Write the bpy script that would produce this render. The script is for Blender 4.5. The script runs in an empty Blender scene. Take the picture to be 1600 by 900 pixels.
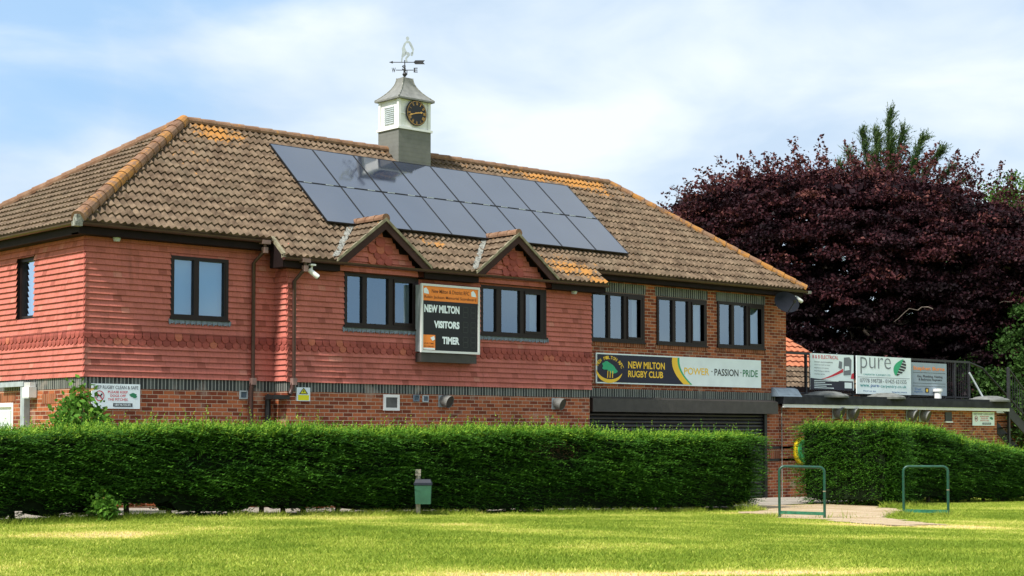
import bpy, math, random
import numpy as np
from mathutils import Vector, Matrix
random.seed(7); rng = np.random.default_rng(11)
R = math.radians
scene = bpy.context.scene
col = scene.collection

# ------------------------------------------------------------------ camera
YAW = R(48.0); PITCH = R(2.5)
CAM = Vector((-13.4245, -26.134, 1.6))
cd = bpy.data.cameras.new("camera"); cam = bpy.data.objects.new("camera", cd); col.objects.link(cam)
cd.sensor_width = 36.0; cd.lens = 2530 / 1600 * 36; cd.clip_start = 0.1; cd.clip_end = 3000
cd.shift_y = (568.54 - 450) / 1600
cam.location = CAM; cam.rotation_euler = (R(90) + PITCH, 0, YAW - R(90))
scene.camera = cam

# ------------------------------------------------------------------ light
SUN_DIR = Vector((-0.92, -0.13, 1.15)).normalized()
sun_el = math.asin(SUN_DIR.z); sun_az = math.atan2(SUN_DIR.x, SUN_DIR.y)
sd = bpy.data.lights.new("sun", 'SUN'); sd.energy = 3.9; sd.angle = R(5); sd.color = (1.0, 0.955, 0.88)
so = bpy.data.objects.new("sun", sd); col.objects.link(so)
so.rotation_euler = SUN_DIR.to_track_quat('Z', 'Y').to_euler()
scene.view_settings.view_transform = 'Standard'; scene.view_settings.look = 'None'
scene.view_settings.exposure = 0.70; scene.view_settings.gamma = 1.0
scene.view_settings.use_curve_mapping = False

w = bpy.data.worlds.new("World"); scene.world = w; w.use_nodes = True
nt = w.node_tree; N = nt.nodes; L = nt.links; N.clear()
def wn(t, **k):
    n = N.new(t)
    for a, b in k.items(): setattr(n, a, b)
    return n
sky = wn('ShaderNodeTexSky', sky_type='NISHITA', sun_disc=False); sky.sun_elevation = sun_el; sky.sun_rotation = sun_az % (2 * math.pi)
sky.air_density = 1.0; sky.dust_density = 0.6; sky.ozone_density = 2.0
tc = wn('ShaderNodeTexCoord')
mp = wn('ShaderNodeMapping'); mp.inputs['Scale'].default_value = (3.4, 3.4, 8.0); mp.inputs['Location'].default_value = (1.3, 0.4, 0.65)
L.new(tc.outputs['Generated'], mp.inputs['Vector'])
nz = wn('ShaderNodeTexNoise'); nz.inputs['Scale'].default_value = 1.0; nz.inputs['Detail'].default_value = 7; nz.inputs['Roughness'].default_value = .52; nz.inputs['Distortion'].default_value = .5
L.new(mp.outputs[0], nz.inputs['Vector'])
# a clear patch of blue to the upper left: falls off with angle from one direction of the sky
def pxdir(x, y):
    f = Vector((math.cos(YAW), math.sin(YAW), 0)); r = Vector((math.sin(YAW), -math.cos(YAW), 0))
    return (f * 2530 + r * (x - 800) + Vector((0, 0, 679 - y))).normalized()
def patch(dirv, c0, c1):
    vm = wn('ShaderNodeVectorMath', operation='DOT_PRODUCT'); L.new(tc.outputs['Generated'], vm.inputs[0]); vm.inputs[1].default_value = dirv
    m = wn('ShaderNodeMapRange', interpolation_type='SMOOTHSTEP'); L.new(vm.outputs['Value'], m.inputs['Value'])
    m.inputs['From Min'].default_value = math.cos(R(c1)); m.inputs['From Max'].default_value = math.cos(R(c0)); return m
p1 = patch(pxdir(360, 20), 0, 7.5); p2 = patch(pxdir(60, 90), 0, 4.2)
mx = wn('ShaderNodeMath', operation='MAXIMUM'); L.new(p1.outputs[0], mx.inputs[0]); L.new(p2.outputs[0], mx.inputs[1])
ms = wn('ShaderNodeMath', operation='MULTIPLY_ADD'); L.new(mx.outputs[0], ms.inputs[0]); ms.inputs[1].default_value = -0.17; L.new(nz.outputs[0], ms.inputs[2])
cm = wn('ShaderNodeMapRange', interpolation_type='SMOOTHSTEP'); L.new(ms.outputs[0], cm.inputs['Value'])
cm.inputs['From Min'].default_value = .22; cm.inputs['From Max'].default_value = .47; cm.inputs['To Min'].default_value = .15; cm.inputs['To Max'].default_value = 1.0
nz2 = wn('ShaderNodeTexNoise'); nz2.inputs['Scale'].default_value = 1.9; nz2.inputs['Detail'].default_value = 8; nz2.inputs['Roughness'].default_value = .5; nz2.inputs['Distortion'].default_value = .35
L.new(mp.outputs[0], nz2.inputs['Vector'])
cr = wn('ShaderNodeValToRGB'); cr.color_ramp.elements[0].position = .34; cr.color_ramp.elements[1].position = .66
cr.color_ramp.elements[0].color = (3.9, 4.9, 6.1, 1); cr.color_ramp.elements[1].color = (6.1, 6.65, 7.0, 1)
L.new(nz2.outputs[0], cr.inputs[0])
blue = wn('ShaderNodeMix', data_type='RGBA'); blue.inputs['Factor'].default_value = .75
L.new(sky.outputs[0], blue.inputs['A']); blue.inputs['B'].default_value = (2.5, 4.3, 6.6, 1)
mixc = wn('ShaderNodeMix', data_type='RGBA'); L.new(cm.outputs[0], mixc.inputs['Factor']); L.new(blue.outputs['Result'], mixc.inputs['A']); L.new(cr.outputs[0], mixc.inputs['B'])
bg = wn('ShaderNodeBackground'); bg.inputs['Strength'].default_value = 0.098; L.new(mixc.outputs['Result'], bg.inputs['Color'])
wo = wn('ShaderNodeOutputWorld'); L.new(bg.outputs[0], wo.inputs['Surface'])

# ------------------------------------------------------------------ materials
def lin(h):
    c = [int(h[i:i + 2], 16) / 255 for i in (0, 2, 4)]
    return tuple(x / 12.92 if x <= .04045 else ((x + .055) / 1.055) ** 2.4 for x in c) + (1,)
class M:
    def __init__(s, name, rough=.7, spec=.4, metal=0):
        s.m = bpy.data.materials.new(name); s.m.use_nodes = True; s.t = s.m.node_tree; s.b = s.t.nodes['Principled BSDF']
        s.b.inputs['Roughness'].default_value = rough; s.b.inputs['Specular IOR Level'].default_value = spec; s.b.inputs['Metallic'].default_value = metal
    def n(s, t, **k):
        n = s.t.nodes.new(t)
        for a, b in k.items():
            if a in n.inputs.keys(): n.inputs[a].default_value = b
            else: setattr(n, a, b)
        return n
    def l(s, a, b): s.t.links.new(a, b)
    def noise(s, scale, detail=4, vec=None, stretch=None):
        g = s.n('ShaderNodeNewGeometry'); v = g.outputs['Position']
        if vec is not None: v = vec
        if stretch:
            m = s.n('ShaderNodeMapping'); m.inputs['Scale'].default_value = stretch; s.l(v, m.inputs['Vector']); v = m.outputs[0]
        n = s.n('ShaderNodeTexNoise'); n.inputs['Scale'].default_value = scale; n.inputs['Detail'].default_value = detail; s.l(v, n.inputs['Vector']); return n.outputs[0]
    def ramp(s, fac, stops):
        r = s.n('ShaderNodeValToRGB'); e = r.color_ramp.elements
        while len(e) < len(stops): e.new(.5)
        for x, (p, c) in zip(e, stops): x.position = p; x.color = c
        s.l(fac, r.inputs[0]); return r.outputs[0]
    def mix(s, f, a, b, bt='MIX'):
        m = s.n('ShaderNodeMix', data_type='RGBA', blend_type=bt)
        for k, v in (('Factor', f), ('A', a), ('B', b)):
            if isinstance(v, (int, float, tuple)): m.inputs[k].default_value = v
            else: s.l(v, m.inputs[k])
        return m.outputs['Result']
    def attr(s, n):
        a = s.n('ShaderNodeAttribute', attribute_name=n); return a.outputs['Fac']
    def bump(s, h, dist=.005, st=.6):
        b = s.n('ShaderNodeBump'); b.inputs['Distance'].default_value = dist; b.inputs['Strength'].default_value = st; s.l(h, b.inputs['Height']); s.l(b.outputs[0], s.b.inputs['Normal'])
    def col(s, c): s.l(c, s.b.inputs['Base Color'])
def g(v): return (v, v, v, 1)
def plain(name, c, rough=.6, spec=.4, metal=0, var=.25, scale=6):
    m = M(name, rough, spec, metal); c = lin(c) if isinstance(c, str) else c
    n = m.noise(scale, 6); d = tuple(x * (1 - var) for x in c[:3]) + (1,); u = tuple(min(1, x * (1 + var * .6)) for x in c[:3]) + (1,)
    m.col(m.ramp(n, [(.3, d), (.7, u)])); return m.m

def mat_hung(name, cols, dark=1.0):
    m = M(name, .85, .15)
    c = m.ramp(m.attr('rnd'), [(0, cols[0]), (.4, cols[1]), (.8, cols[2]), (1, cols[3])])
    c = m.mix(.5, c, m.ramp(m.noise(1.3, 8), [(.3, g(.7)), (.7, g(1.0))]), 'MULTIPLY')
    c = m.mix(.45, c, m.ramp(m.noise(30, 5), [(.3, g(.6)), (.7, g(1.0))]), 'MULTIPLY')
    st = m.ramp(m.noise(2.2, 6, stretch=(3, 3, .35)), [(.55, g(0)), (.75, g(.35))])
    c = m.mix(st, c, (.13, .055, .04, 1))
    m.col(c); m.bump(m.noise(60, 4), .004, .4); return m.m
M_hung = mat_hung('hung_clay_tile', [(.28, .078, .058, 1), (.56, .172, .130, 1), (.60, .185, .152, 1), (.60, .24, .18, 1)])
M_scal = mat_hung('scalloped_clay_tile', [(.24, .06, .05, 1), (.40, .100, .078, 1), (.46, .120, .095, 1), (.52, .16, .10, 1)])

def mat_brick(name, c1, c2, mort, bias=0.0, w_=.225, h_=.075, ms=.006, pale=.0):
    m = M(name, .88, .15)
    uv = m.n('ShaderNodeUVMap'); b = m.n('ShaderNodeTexBrick')
    b.offset = .5; b.inputs['Scale'].default_value = 1; b.inputs['Brick Width'].default_value = w_; b.inputs['Row Height'].default_value = h_
    b.inputs['Mortar Size'].default_value = ms; b.inputs['Mortar Smooth'].default_value = .15; b.inputs['Bias'].default_value = bias
    b.inputs['Color1'].default_value = g(0); b.inputs['Color2'].default_value = g(1); b.inputs['Mortar'].default_value = g(.5)
    s_ = m.noise(3.5, 3, vec=uv.outputs[0]); 
    m.l(uv.outputs[0], b.inputs['Vector'])
    c = m.ramp(b.outputs['Color'], [(0, c1), (.35, tuple(x * .8 for x in c1[:3]) + (1,)), (.6, c2), (1, tuple(min(1, x * 1.15) for x in c2[:3]) + (1,))])
    c = m.mix(.5, c, m.ramp(m.noise(25, 6), [(.3, g(.55)), (.7, g(1.0))]), 'MULTIPLY')
    c = m.mix(.5, c, m.ramp(m.noise(1.1, 5), [(.3, g(.6)), (.7, g(1.0))]), 'MULTIPLY')
    c = m.mix(m.ramp(m.noise(2.3, 9), [(.60, g(0)), (.72, g(.5 + pale))]), c, (.42, .33, .27, 1))
    c = m.mix(b.outputs['Fac'], c, mort)
    m.col(c)
    inv = m.n('ShaderNodeMath', operation='SUBTRACT'); inv.inputs[0].default_value = 1; m.l(b.outputs['Fac'], inv.inputs[1])
    m.bump(inv.outputs[0], .008, .8); return m.m
M_brick = mat_brick('red_brick', (.26, .065, .032, 1), (.42, .125, .052, 1), (.46, .35, .26, 1))
M_soldier = mat_brick('soldier_brick', (.06, .066, .063, 1), (.10, .11, .10, 1), (.36, .36, .33, 1), w_=.075, h_=.6, ms=.009)
M_orange_soldier = mat_brick('orange_soldier_brick', (.24, .07, .03, 1), (.33, .11, .05, 1), (.36, .25, .18, 1), w_=.075, h_=.6, ms=.006)

def mat_roof(name, base, hi, lich=(.44, .20, .045, 1), bias=0.0):
    m = M(name, .92, .12)
    c = m.ramp(m.noise(4.5, 10), [(.32, base), (.68, hi)])
    c = m.mix(.55, c, m.ramp(m.noise(35, 5), [(.3, g(.5)), (.7, g(1.0))]), 'MULTIPLY')
    c = m.mix(.35, c, m.ramp(m.attr('rnd'), [(0, g(.55)), (1, g(1.0))]), 'MULTIPLY')
    c = m.mix(m.ramp(m.noise(1.7, 7), [(.5, g(0)), (.75, g(.3))]), c, (.13, .115, .08, 1))
    a = m.attr('lich'); s = m.n('ShaderNodeMath', operation='ADD'); m.l(a, s.inputs[0]); nn_ = m.n('ShaderNodeMath', operation='MULTIPLY_ADD'); m.l(m.noise(14, 5), nn_.inputs[0]); nn_.inputs[1].default_value = .7; m.l(m.noise(3.5, 9), nn_.inputs[2]); sb2 = m.n('ShaderNodeMath', operation='SUBTRACT'); m.l(nn_.outputs[0], sb2.inputs[0]); sb2.inputs[1].default_value = .35; m.l(sb2.outputs[0], s.inputs[1])
    f = m.ramp(s.outputs[0], [(.82 - bias, g(0)), (1.16 - bias, g(.75))])
    c = m.mix(f, c, lich); m.col(c); m.bump(m.noise(70, 4), .004, .5); return m.m
M_roof = mat_roof('concrete_roof_tile', (.095, .064, .042, 1), (.25, .18, .122, 1))
M_ridge = mat_roof('ridge_tile', (.22, .115, .07, 1), (.33, .20, .13, 1), bias=.04)
M_orange = mat_roof('orange_clay_tile', (.52, .17, .09, 1), (.64, .24, .13, 1))
M_brown = plain('dark_brown_upvc', (.016, .008, .008, 1), .45, .25)
M_barge = plain('brown_bargeboard', (.045, .020, .017, 1), .7, .2)
M_fascia = plain('dark_brown_boarding', (.014, .008, .008, 1), .7, .12)
M_pipe = plain('brown_pipe', (.060, .026, .020, 1), .4, .4)
M_pipejoint = plain('faded_pipe_joint', (.24, .15, .13, 1), .6, .3)
M_verge = plain('weathered_verge_mortar', (.23, .205, .14, 1), .9, .1, var=.4, scale=9)
M_lead = plain('lead_flashing', (.25, .25, .22, 1), .7, .2, var=.7, scale=22)
M_leadsill = plain('lead_apron', (.17, .21, .25, 1), .55, .4, var=.35, scale=20)
M_white = plain('white_paint', (.74, .74, .72, 1), .5, .4, var=.08)
M_grey = plain('grey_boarding', (.16, .16, .145, 1), .7, .3, var=.12)
M_leadroof = plain('lead_roof', (.20, .20, .185, 1), .6, .3, var=.25, scale=9)
M_black = plain('black_paint', (.012, .012, .013, 1), .4, .4)
M_gold = plain('gilt_paint', (.60, .33, .07, 1), .35, .5, var=.1)
M_iron = plain('dark_wrought_iron', (.022, .022, .026, 1), .5, .4)
M_silver = plain('pale_grey_metal', (.50, .55, .58, 1), .4, .5)
M_galv = plain('galvanised_steel', (.34, .38, .40, 1), .5, .4)
M_shutter = plain('black_shutter', (.028, .028, .030, 1), .42, .45, var=.3)
M_shutbox = plain('shutter_box_brown', (.050, .044, .040, 1), .5, .4)
M_felt = plain('black_roof_felt', (.030, .032, .036, 1), .8, .2, var=.4)
M_stone = plain('weathered_grey_cowl', (.16, .165, .155, 1), .8, .2, var=.4)
M_green = plain('green_painted_steel', (.008, .062, .036, 1), .4, .5, var=.3, scale=12)
M_binbody = plain('green_plastic', (.025, .095, .055, 1), .5, .4, var=.2)
M_binlid = plain('dark_lid_plastic', (.012, .016, .03, 1), .45, .4)
M_wood = plain('weathered_pale_post', (.42, .38, .30, 1), .8, .2, var=.4, scale=20)
M_bark = plain('grey_bark', (.16, .13, .11, 1), .9, .1, var=.45, scale=9)
M_barkd = plain('dark_bark', (.06, .045, .035, 1), .9, .1, var=.45, scale=9)
M_curtain = plain('pale_blind', (.55, .62, .66, 1), .8, .2, var=.06)
M_blind = plain('closed_blue_grey_blind', (.50, .74, .95, 1), .8, .2, var=.04, scale=2)
M_room = plain('shaded_room', (.10, .14, .20, 1), .9, .1, var=.1)
M_light_panel = plain('ceiling_panel', (.7, .78, .75, 1), .6, .3, var=.05)
M_yellow = plain('yellow_plastic', (.70, .52, .01, 1), .4, .4, var=.1)
M_lime = plain('green_case_plastic', (.02, .30, .09, 1), .4, .4, var=.15)
M_duct = plain('grey_duct', (.17, .17, .16, 1), .7, .2, var=.4)
M_ventg = plain('blue_grey_vent', (.13, .17, .21, 1), .6, .3)
def flat(name, c, rough=.5): return plain(name, lin(c), rough, .35, var=.06, scale=3)
M_navy = flat('sign_navy', '1b1a33'); M_signwhite = flat('sign_white', 'e2edf0'); M_signyel = flat('sign_yellow', 'f2c53a'); M_signgreen = flat('sign_green', '2fa877')
M_dkgreen = flat('sign_dark_green', '2b7a55'); M_charc = flat('sign_charcoal', '2b2b30'); M_orangeS = flat('sign_orange', 'f28a35'); M_redS = flat('sign_red', 'c8283c')
M_blueS = flat('sign_blue', '2a5f9a'); M_teal = flat('sign_teal', '2a8f90'); M_silverS = flat('sign_silver', '93a0ac'); M_brownS = flat('sign_brown', '6b3a1c')
M_board = flat('board_black', '0b0d14', .35); M_digit = flat('unlit_digit', '2b302f'); M_alu = plain('aluminium_frame', (.62, .64, .62, 1), .4, .5, var=.05); M_grime = flat('sign_grey', '70747c')
M_wyel = flat('warning_yellow', 'e8e020')

# solar glass
m = M('solar_glass', .12, 1.0); m.b.inputs['IOR'].default_value = 2.05
m.col(m.ramp(m.noise(.8, 3), [(.3, (.018, .024, .046, 1)), (.7, (.028, .036, .062, 1))]))
m.l(m.ramp(m.noise(2.5, 6), [(.3, g(.05)), (.75, g(.10))]), m.b.inputs['Roughness']); M_solar = m.m
# window glass: thin pane, partly mirror, partly see-through
m = M('window_glass'); t = m.t; tr = m.n('ShaderNodeBsdfTransparent'); tr.inputs[0].default_value = (.62, .70, .76, 1)
gl = m.n('ShaderNodeBsdfGlossy'); gl.inputs['Roughness'].default_value = .04; gl.inputs['Color'].default_value = (.62, .78, .92, 1)
lw = m.n('ShaderNodeLayerWeight'); lw.inputs['Blend'].default_value = .35
mr = m.n('ShaderNodeMapRange'); m.l(lw.outputs['Fresnel'], mr.inputs['Value']); mr.inputs['To Min'].default_value = .26; mr.inputs['To Max'].default_value = .9
sh = m.n('ShaderNodeMixShader'); m.l(mr.outputs[0], sh.inputs[0]); m.l(tr.outputs[0], sh.inputs[1]); m.l(gl.outputs[0], sh.inputs[2])
m.l(sh.outputs[0], t.nodes['Material Output'].inputs['Surface']); M_glass = m.m

def mat_leaf(name, stops, trans=.35, rough=.55):
    m = M(name, rough, .10); c = m.ramp(m.attr('rnd'), stops); m.col(c)
    tl = m.n('ShaderNodeBsdfTranslucent'); m.l(c, tl.inputs['Color']); sh = m.n('ShaderNodeMixShader'); sh.inputs[0].default_value = trans
    m.l(m.b.outputs[0], sh.inputs[1]); m.l(tl.outputs[0], sh.inputs[2]); m.l(sh.outputs[0], m.t.nodes['Material Output'].inputs['Surface']); return m.m
M_hedge = mat_leaf('conifer_hedge_foliage', [(0, (.010, .036, .006, 1)), (.4, (.028, .092, .009, 1)), (.8, (.078, .20, .016, 1)), (1, (.24, .38, .035, 1))], .25)
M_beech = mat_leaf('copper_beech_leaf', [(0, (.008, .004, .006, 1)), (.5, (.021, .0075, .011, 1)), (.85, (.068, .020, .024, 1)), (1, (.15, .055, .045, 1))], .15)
M_cypr = mat_leaf('cypress_foliage', [(0, (.018, .040, .012, 1)), (.6, (.045, .085, .025, 1)), (1, (.11, .15, .05, 1))], .3)
M_gtree = mat_leaf('green_leaf', [(0, (.015, .04, .01, 1)), (.6, (.045, .10, .02, 1)), (1, (.11, .19, .045, 1))], .3)
M_gtree2 = mat_leaf('light_green_leaf', [(0, (.03, .07, .015, 1)), (.6, (.09, .17, .03, 1)), (1, (.18, .28, .06, 1))], .3)
M_shrub = mat_leaf('bright_shrub_leaf', [(0, (.05, .12, .015, 1)), (.6, (.10, .24, .03, 1)), (.9, (.2, .36, .05, 1)), (1, (.36, .26, .08, 1))], .35)
M_grassb = mat_leaf('grass_blade', [(0, (.17, .25, .025, 1)), (.36, (.38, .445, .065, 1)), (.62, (.66, .61, .17, 1)), (1, (.84, .63, .34, 1))], .3)

m = M('lawn_soil_and_thatch', .95, .1)
a = m.attr('dry'); s = m.n('ShaderNodeMath', operation='ADD'); m.l(a, s.inputs[0])
s2 = m.n('ShaderNodeMath', operation='MULTIPLY_ADD'); m.l(m.noise(6, 8), s2.inputs[0]); s2.inputs[1].default_value = .35; s2.inputs[2].default_value = -.17; m.l(s2.outputs[0], s.inputs[1])
c = m.ramp(s.outputs[0], [(0, (.20, .27, .03, 1)), (.4, (.32, .36, .05, 1)), (.72, (.45, .42, .10, 1)), (1, (.60, .47, .26, 1))])
c = m.mix(.5, c, m.ramp(m.noise(40, 4), [(.3, g(.55)), (.7, g(1.0))]), 'MULTIPLY'); m.col(c); m.bump(m.noise(50, 4), .02, .6); M_ground = m.m
m = M('worn_pale_path', .95, .1)
c = m.ramp(m.noise(1.5, 9), [(.3, (.40, .29, .17, 1)), (.7, (.54, .43, .30, 1))]); c = m.mix(.45, c, m.ramp(m.noise(30, 6), [(.35, g(.5)), (.65, g(1.0))]), 'MULTIPLY'); m.col(c); m.bump(m.noise(40, 5), .01, .6); M_path = m.m
m = M('pale_concrete', .9, .15)
c = m.ramp(m.noise(1.2, 9), [(.3, (.28, .25, .21, 1)), (.7, (.38, .34, .29, 1))]); c = m.mix(.3, c, m.ramp(m.noise(50, 4), [(.35, g(.6)), (.65, g(1.0))]), 'MULTIPLY'); m.col(c); M_conc = m.m
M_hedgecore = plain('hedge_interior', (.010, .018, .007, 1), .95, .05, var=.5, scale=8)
M_deadtwig = plain('dead_twigs', (.10, .055, .035, 1), .9, .1, var=.4, scale=20)

# ------------------------------------------------------------------ helpers
WHOLE = {'vent_slats', 'louvre', 'roller_shutter', 'bare_twigs', 'room_recess', 'lead_sill', 'gable_tiles', 'cooling_fins', 'stems', 'panel_glass', 'limbs', 'branches', 'brick_wall', 'backing_wall', 'digit_segments', 'striped_leaf_half', 'vane_arrow'}
class MB:
    def __init__(s): s.v = []; s.f = []; s.uv = []; s.a = {}; s.mi = []; s.cuts = []
    def cut(s): s.cuts.append((len(s.v), len(s.f))); return s
    def face(s, pts, uv=None, rnd=0.0, lich=0.0, mi=0):
        i = len(s.v); s.v += [tuple(p) for p in pts]; s.f.append(tuple(range(i, i + len(pts))))
        s.uv += list(uv) if uv else [(0, 0)] * len(pts); s.mi.append(mi)
        s.a.setdefault('rnd', []).extend([rnd] * len(pts)); 
        s.a.setdefault('lich', []).extend(lich if isinstance(lich, list) else [lich] * len(pts))
    def box(s, a, b, mi=0, rnd=0.0):
        x0, y0, z0 = a; x1, y1, z1 = b; x0, x1 = sorted((x0, x1)); y0, y1 = sorted((y0, y1)); z0, z1 = sorted((z0, z1))
        for q, uv in (([(x0, y0, z0), (x1, y0, z0), (x1, y0, z1), (x0, y0, z1)], 0), ([(x1, y1, z0), (x0, y1, z0), (x0, y1, z1), (x1, y1, z1)], 0),
                      ([(x0, y1, z0), (x0, y0, z0), (x0, y0, z1), (x0, y1, z1)], 1), ([(x1, y0, z0), (x1, y1, z0), (x1, y1, z1), (x1, y0, z1)], 1),
                      ([(x0, y0, z1), (x1, y0, z1), (x1, y1, z1), (x0, y1, z1)], 2), ([(x0, y1, z0), (x1, y1, z0), (x1, y0, z0), (x0, y0, z0)], 2)):
            s.face(q, [((p[0], p[2]), (p[1], p[2]), (p[0], p[1]))[uv] for p in q], mi=mi, rnd=rnd)
        return s
    def tube(s, pts, r, n=10, cap=True, mi=0):
        pts = [Vector(p) for p in pts]; rs = r if isinstance(r, (list, tuple)) else [r] * len(pts); rings = []
        ref = None
        for i, p in enumerate(pts):
            d = (pts[min(i + 1, len(pts) - 1)] - pts[max(i - 1, 0)]).normalized()
            if ref is None: ref = d.orthogonal().normalized()
            u = (ref - d * ref.dot(d)).normalized(); ref = u; v = d.cross(u)
            rings.append([p + (u * math.cos(t) + v * math.sin(t)) * rs[i] for t in [2 * math.pi * k / n for k in range(n)]])
        for a, b in zip(rings[:-1], rings[1:]):
            for k in range(n): s.face([a[k], a[(k + 1) % n], b[(k + 1) % n], b[k]], mi=mi)
        if cap: s.face(rings[0][::-1], mi=mi); s.face(rings[-1], mi=mi)
        return s
    def lathe(s, c, prof, n=24, axis='z'):
        c = Vector(c); rings = []
        for r, h in prof:
            rg = []
            for k in range(n):
                t = 2 * math.pi * k / n; x, y = r * math.cos(t), r * math.sin(t)
                rg.append(c + (Vector((x, y, h)) if axis == 'z' else Vector((x, -h, y)) if axis == 'y' else Vector((-h, x, y))))
            rings.append(rg)
        for a, b in zip(rings[:-1], rings[1:]):
            for k in range(n): s.face([a[k], a[(k + 1) % n], b[(k + 1) % n], b[k]])
        s.face(rings[0][::-1]); s.face(rings[-1]); return s
    def prism(s, poly, y0, y1, swap=False):   # poly in (x,z), extruded along y  (swap: poly in (y,z), extruded along x)
        f = (lambda p, d: (d, p[0], p[1])) if swap else (lambda p, d: (p[0], d, p[1]))
        s.face([f(p, y0) for p in poly], [p for p in poly]); s.face([f(p, y1) for p in poly][::-1], [p for p in poly][::-1])
        for a, b in zip(poly, poly[1:] + poly[:1]): s.face([f(a, y0), f(a, y1), f(b, y1), f(b, y0)])
        return s
    def cluster(s, gap=.015):
        bb = [(np.min([s.v[i] for i in f], 0) - gap, np.max([s.v[i] for i in f], 0) + gap) for f in s.f]; lo = np.array([b[0] for b in bb]); hi = np.array([b[1] for b in bb]); lab = -np.ones(len(bb), int); c = 0
        for i in range(len(bb)):
            if lab[i] >= 0: continue
            st = [i]; lab[i] = c
            while st:
                k = st.pop(); hit = np.where((lab < 0) & np.all(lo <= hi[k], 1) & np.all(hi >= lo[k], 1))[0]; lab[hit] = c; st += list(hit)
            c += 1
        if c < 2: return
        nf, nv, nuv, nmi, na, cuts = [], [], [], [], {k: [] for k in s.a}, []
        for g_ in range(c):
            if g_: cuts.append((len(nv), len(nf)))
            for i in np.where(lab == g_)[0]:
                f = s.f[i]; a = len(nv); nv += [s.v[j] for j in f]; nuv += [s.uv[j] for j in f]; nmi.append(s.mi[i]); nf.append(tuple(range(a, a + len(f))))
                for k in s.a: na[k] += [s.a[k][j] for j in f]
        s.v, s.f, s.uv, s.mi, s.a, s.cuts = nv, nf, nuv, nmi, na, cuts
    def build(s, name, mats, parent=None, smooth=False, weld=False, split=None):
        if split is None: split = parent is not None and not s.cuts and len(s.f) < 900 and name not in WHOLE
        if split: s.cluster()
        if s.cuts:      # separate pieces become parts of their own
            cs = [(0, 0)] + s.cuts + [(len(s.v), len(s.f))]; out = None
            for (a, fa), (c, fc_) in zip(cs[:-1], cs[1:]):
                if fc_ <= fa: continue
                m_ = MB(); m_.v = s.v[a:c]; m_.f = [tuple(i - a for i in q) for q in s.f[fa:fc_]]; m_.uv = s.uv[a:c]; m_.mi = s.mi[fa:fc_]; m_.a = {k: q[a:c] for k, q in s.a.items()}
                r_ = m_.build(name, mats, parent, smooth, weld, split=False); out = out or r_
            return out
        me = bpy.data.meshes.new(name); off = Vector(parent['_w']) if parent and '_w' in parent else Vector((0, 0, 0))
        me.from_pydata([tuple(Vector(v) - off) for v in s.v], [], s.f)
        uvl = me.uv_layers.new(name='UVMap'); uvl.data.foreach_set('uv', np.array(s.uv, dtype=np.float32).ravel())
        for k, vals in s.a.items():
            at = me.attributes.new(k, 'FLOAT', 'POINT'); at.data.foreach_set('value', np.array(vals, dtype=np.float32))
        for mm in (mats if isinstance(mats, list) else [mats]): me.materials.append(mm)
        me.polygons.foreach_set('material_index', s.mi)
        if weld:
            import bmesh
            b = bmesh.new(); b.from_mesh(me); bmesh.ops.remove_doubles(b, verts=b.verts, dist=.0004); bmesh.ops.recalc_face_normals(b, faces=b.faces); b.to_mesh(me); b.free()
        if smooth:
            me.polygons.foreach_set('use_smooth', [True] * len(me.polygons))
            if weld: me.set_sharp_from_angle(angle=R(40))
        return link(name, me, parent)
def link(name, me, parent=None):
    o = bpy.data.objects.new(name, me); col.objects.link(o)
    if parent: o.parent = parent; o['_w'] = tuple(parent['_w'])
    return o
def fast(name, verts, faces, mat, parent=None, attrs=None, quad=3):
    """numpy mesh: verts (n,3) world, faces (m,k)"""
    off = np.array(parent['_w']) if parent else np.zeros(3)
    me = bpy.data.meshes.new(name); v = (verts - off).astype(np.float32); f = np.asarray(faces, dtype=np.int32); k = f.shape[1]
    me.vertices.add(len(v)); me.vertices.foreach_set('co', v.ravel()); me.loops.add(f.size); me.loops.foreach_set('vertex_index', f.ravel())
    me.polygons.add(len(f)); me.polygons.foreach_set('loop_start', np.arange(0, f.size, k, dtype=np.int32)); me.polygons.foreach_set('loop_total', np.full(len(f), k, dtype=np.int32))
    for n_, vals in (attrs or {}).items():
        at = me.attributes.new(n_, 'FLOAT', 'POINT'); at.data.foreach_set('value', np.asarray(vals, dtype=np.float32))
    me.materials.append(mat); me.update(calc_edges=True); return link(name, me, parent)
def thing(name, label, cat, loc, group=None):
    o = bpy.data.objects.new(name, None); col.objects.link(o); o.location = loc; o['_w'] = tuple(loc); o['label'] = label; o['category'] = cat
    o.empty_display_size = .2
    if group: o['group'] = group
    return o
def single(mb, name, label, cat, mats, loc, group=None, **k):
    d = bpy.data.objects.new('tmp', None); d['_w'] = tuple(loc)
    o = mb.build(name, mats, None, **k); bpy.data.objects.remove(d)
    o.data.transform(Matrix.Translation(-Vector(loc))); o.location = loc; o['_w'] = tuple(loc); o['label'] = label; o['category'] = cat
    if group: o['group'] = group
    return o
_txt = {}
def text_pts(s, bold=0.0):
    key = (s, bold)
    if key not in _txt:
        c = bpy.data.curves.new('t', 'FONT'); c.body = s; c.size = 1; c.offset = bold; c.resolution_u = 3
        o = bpy.data.objects.new('t', c); col.objects.link(o); dg = bpy.context.evaluated_depsgraph_get(); dg.update()
        me = bpy.data.meshes.new_from_object(o.evaluated_get(dg)); _txt[key] = ([tuple(v.co)[:2] for v in me.vertices], [tuple(p.vertices) for p in me.polygons])
        bpy.data.objects.remove(o); bpy.data.curves.remove(c); bpy.data.meshes.remove(me)
    return _txt[key]
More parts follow.
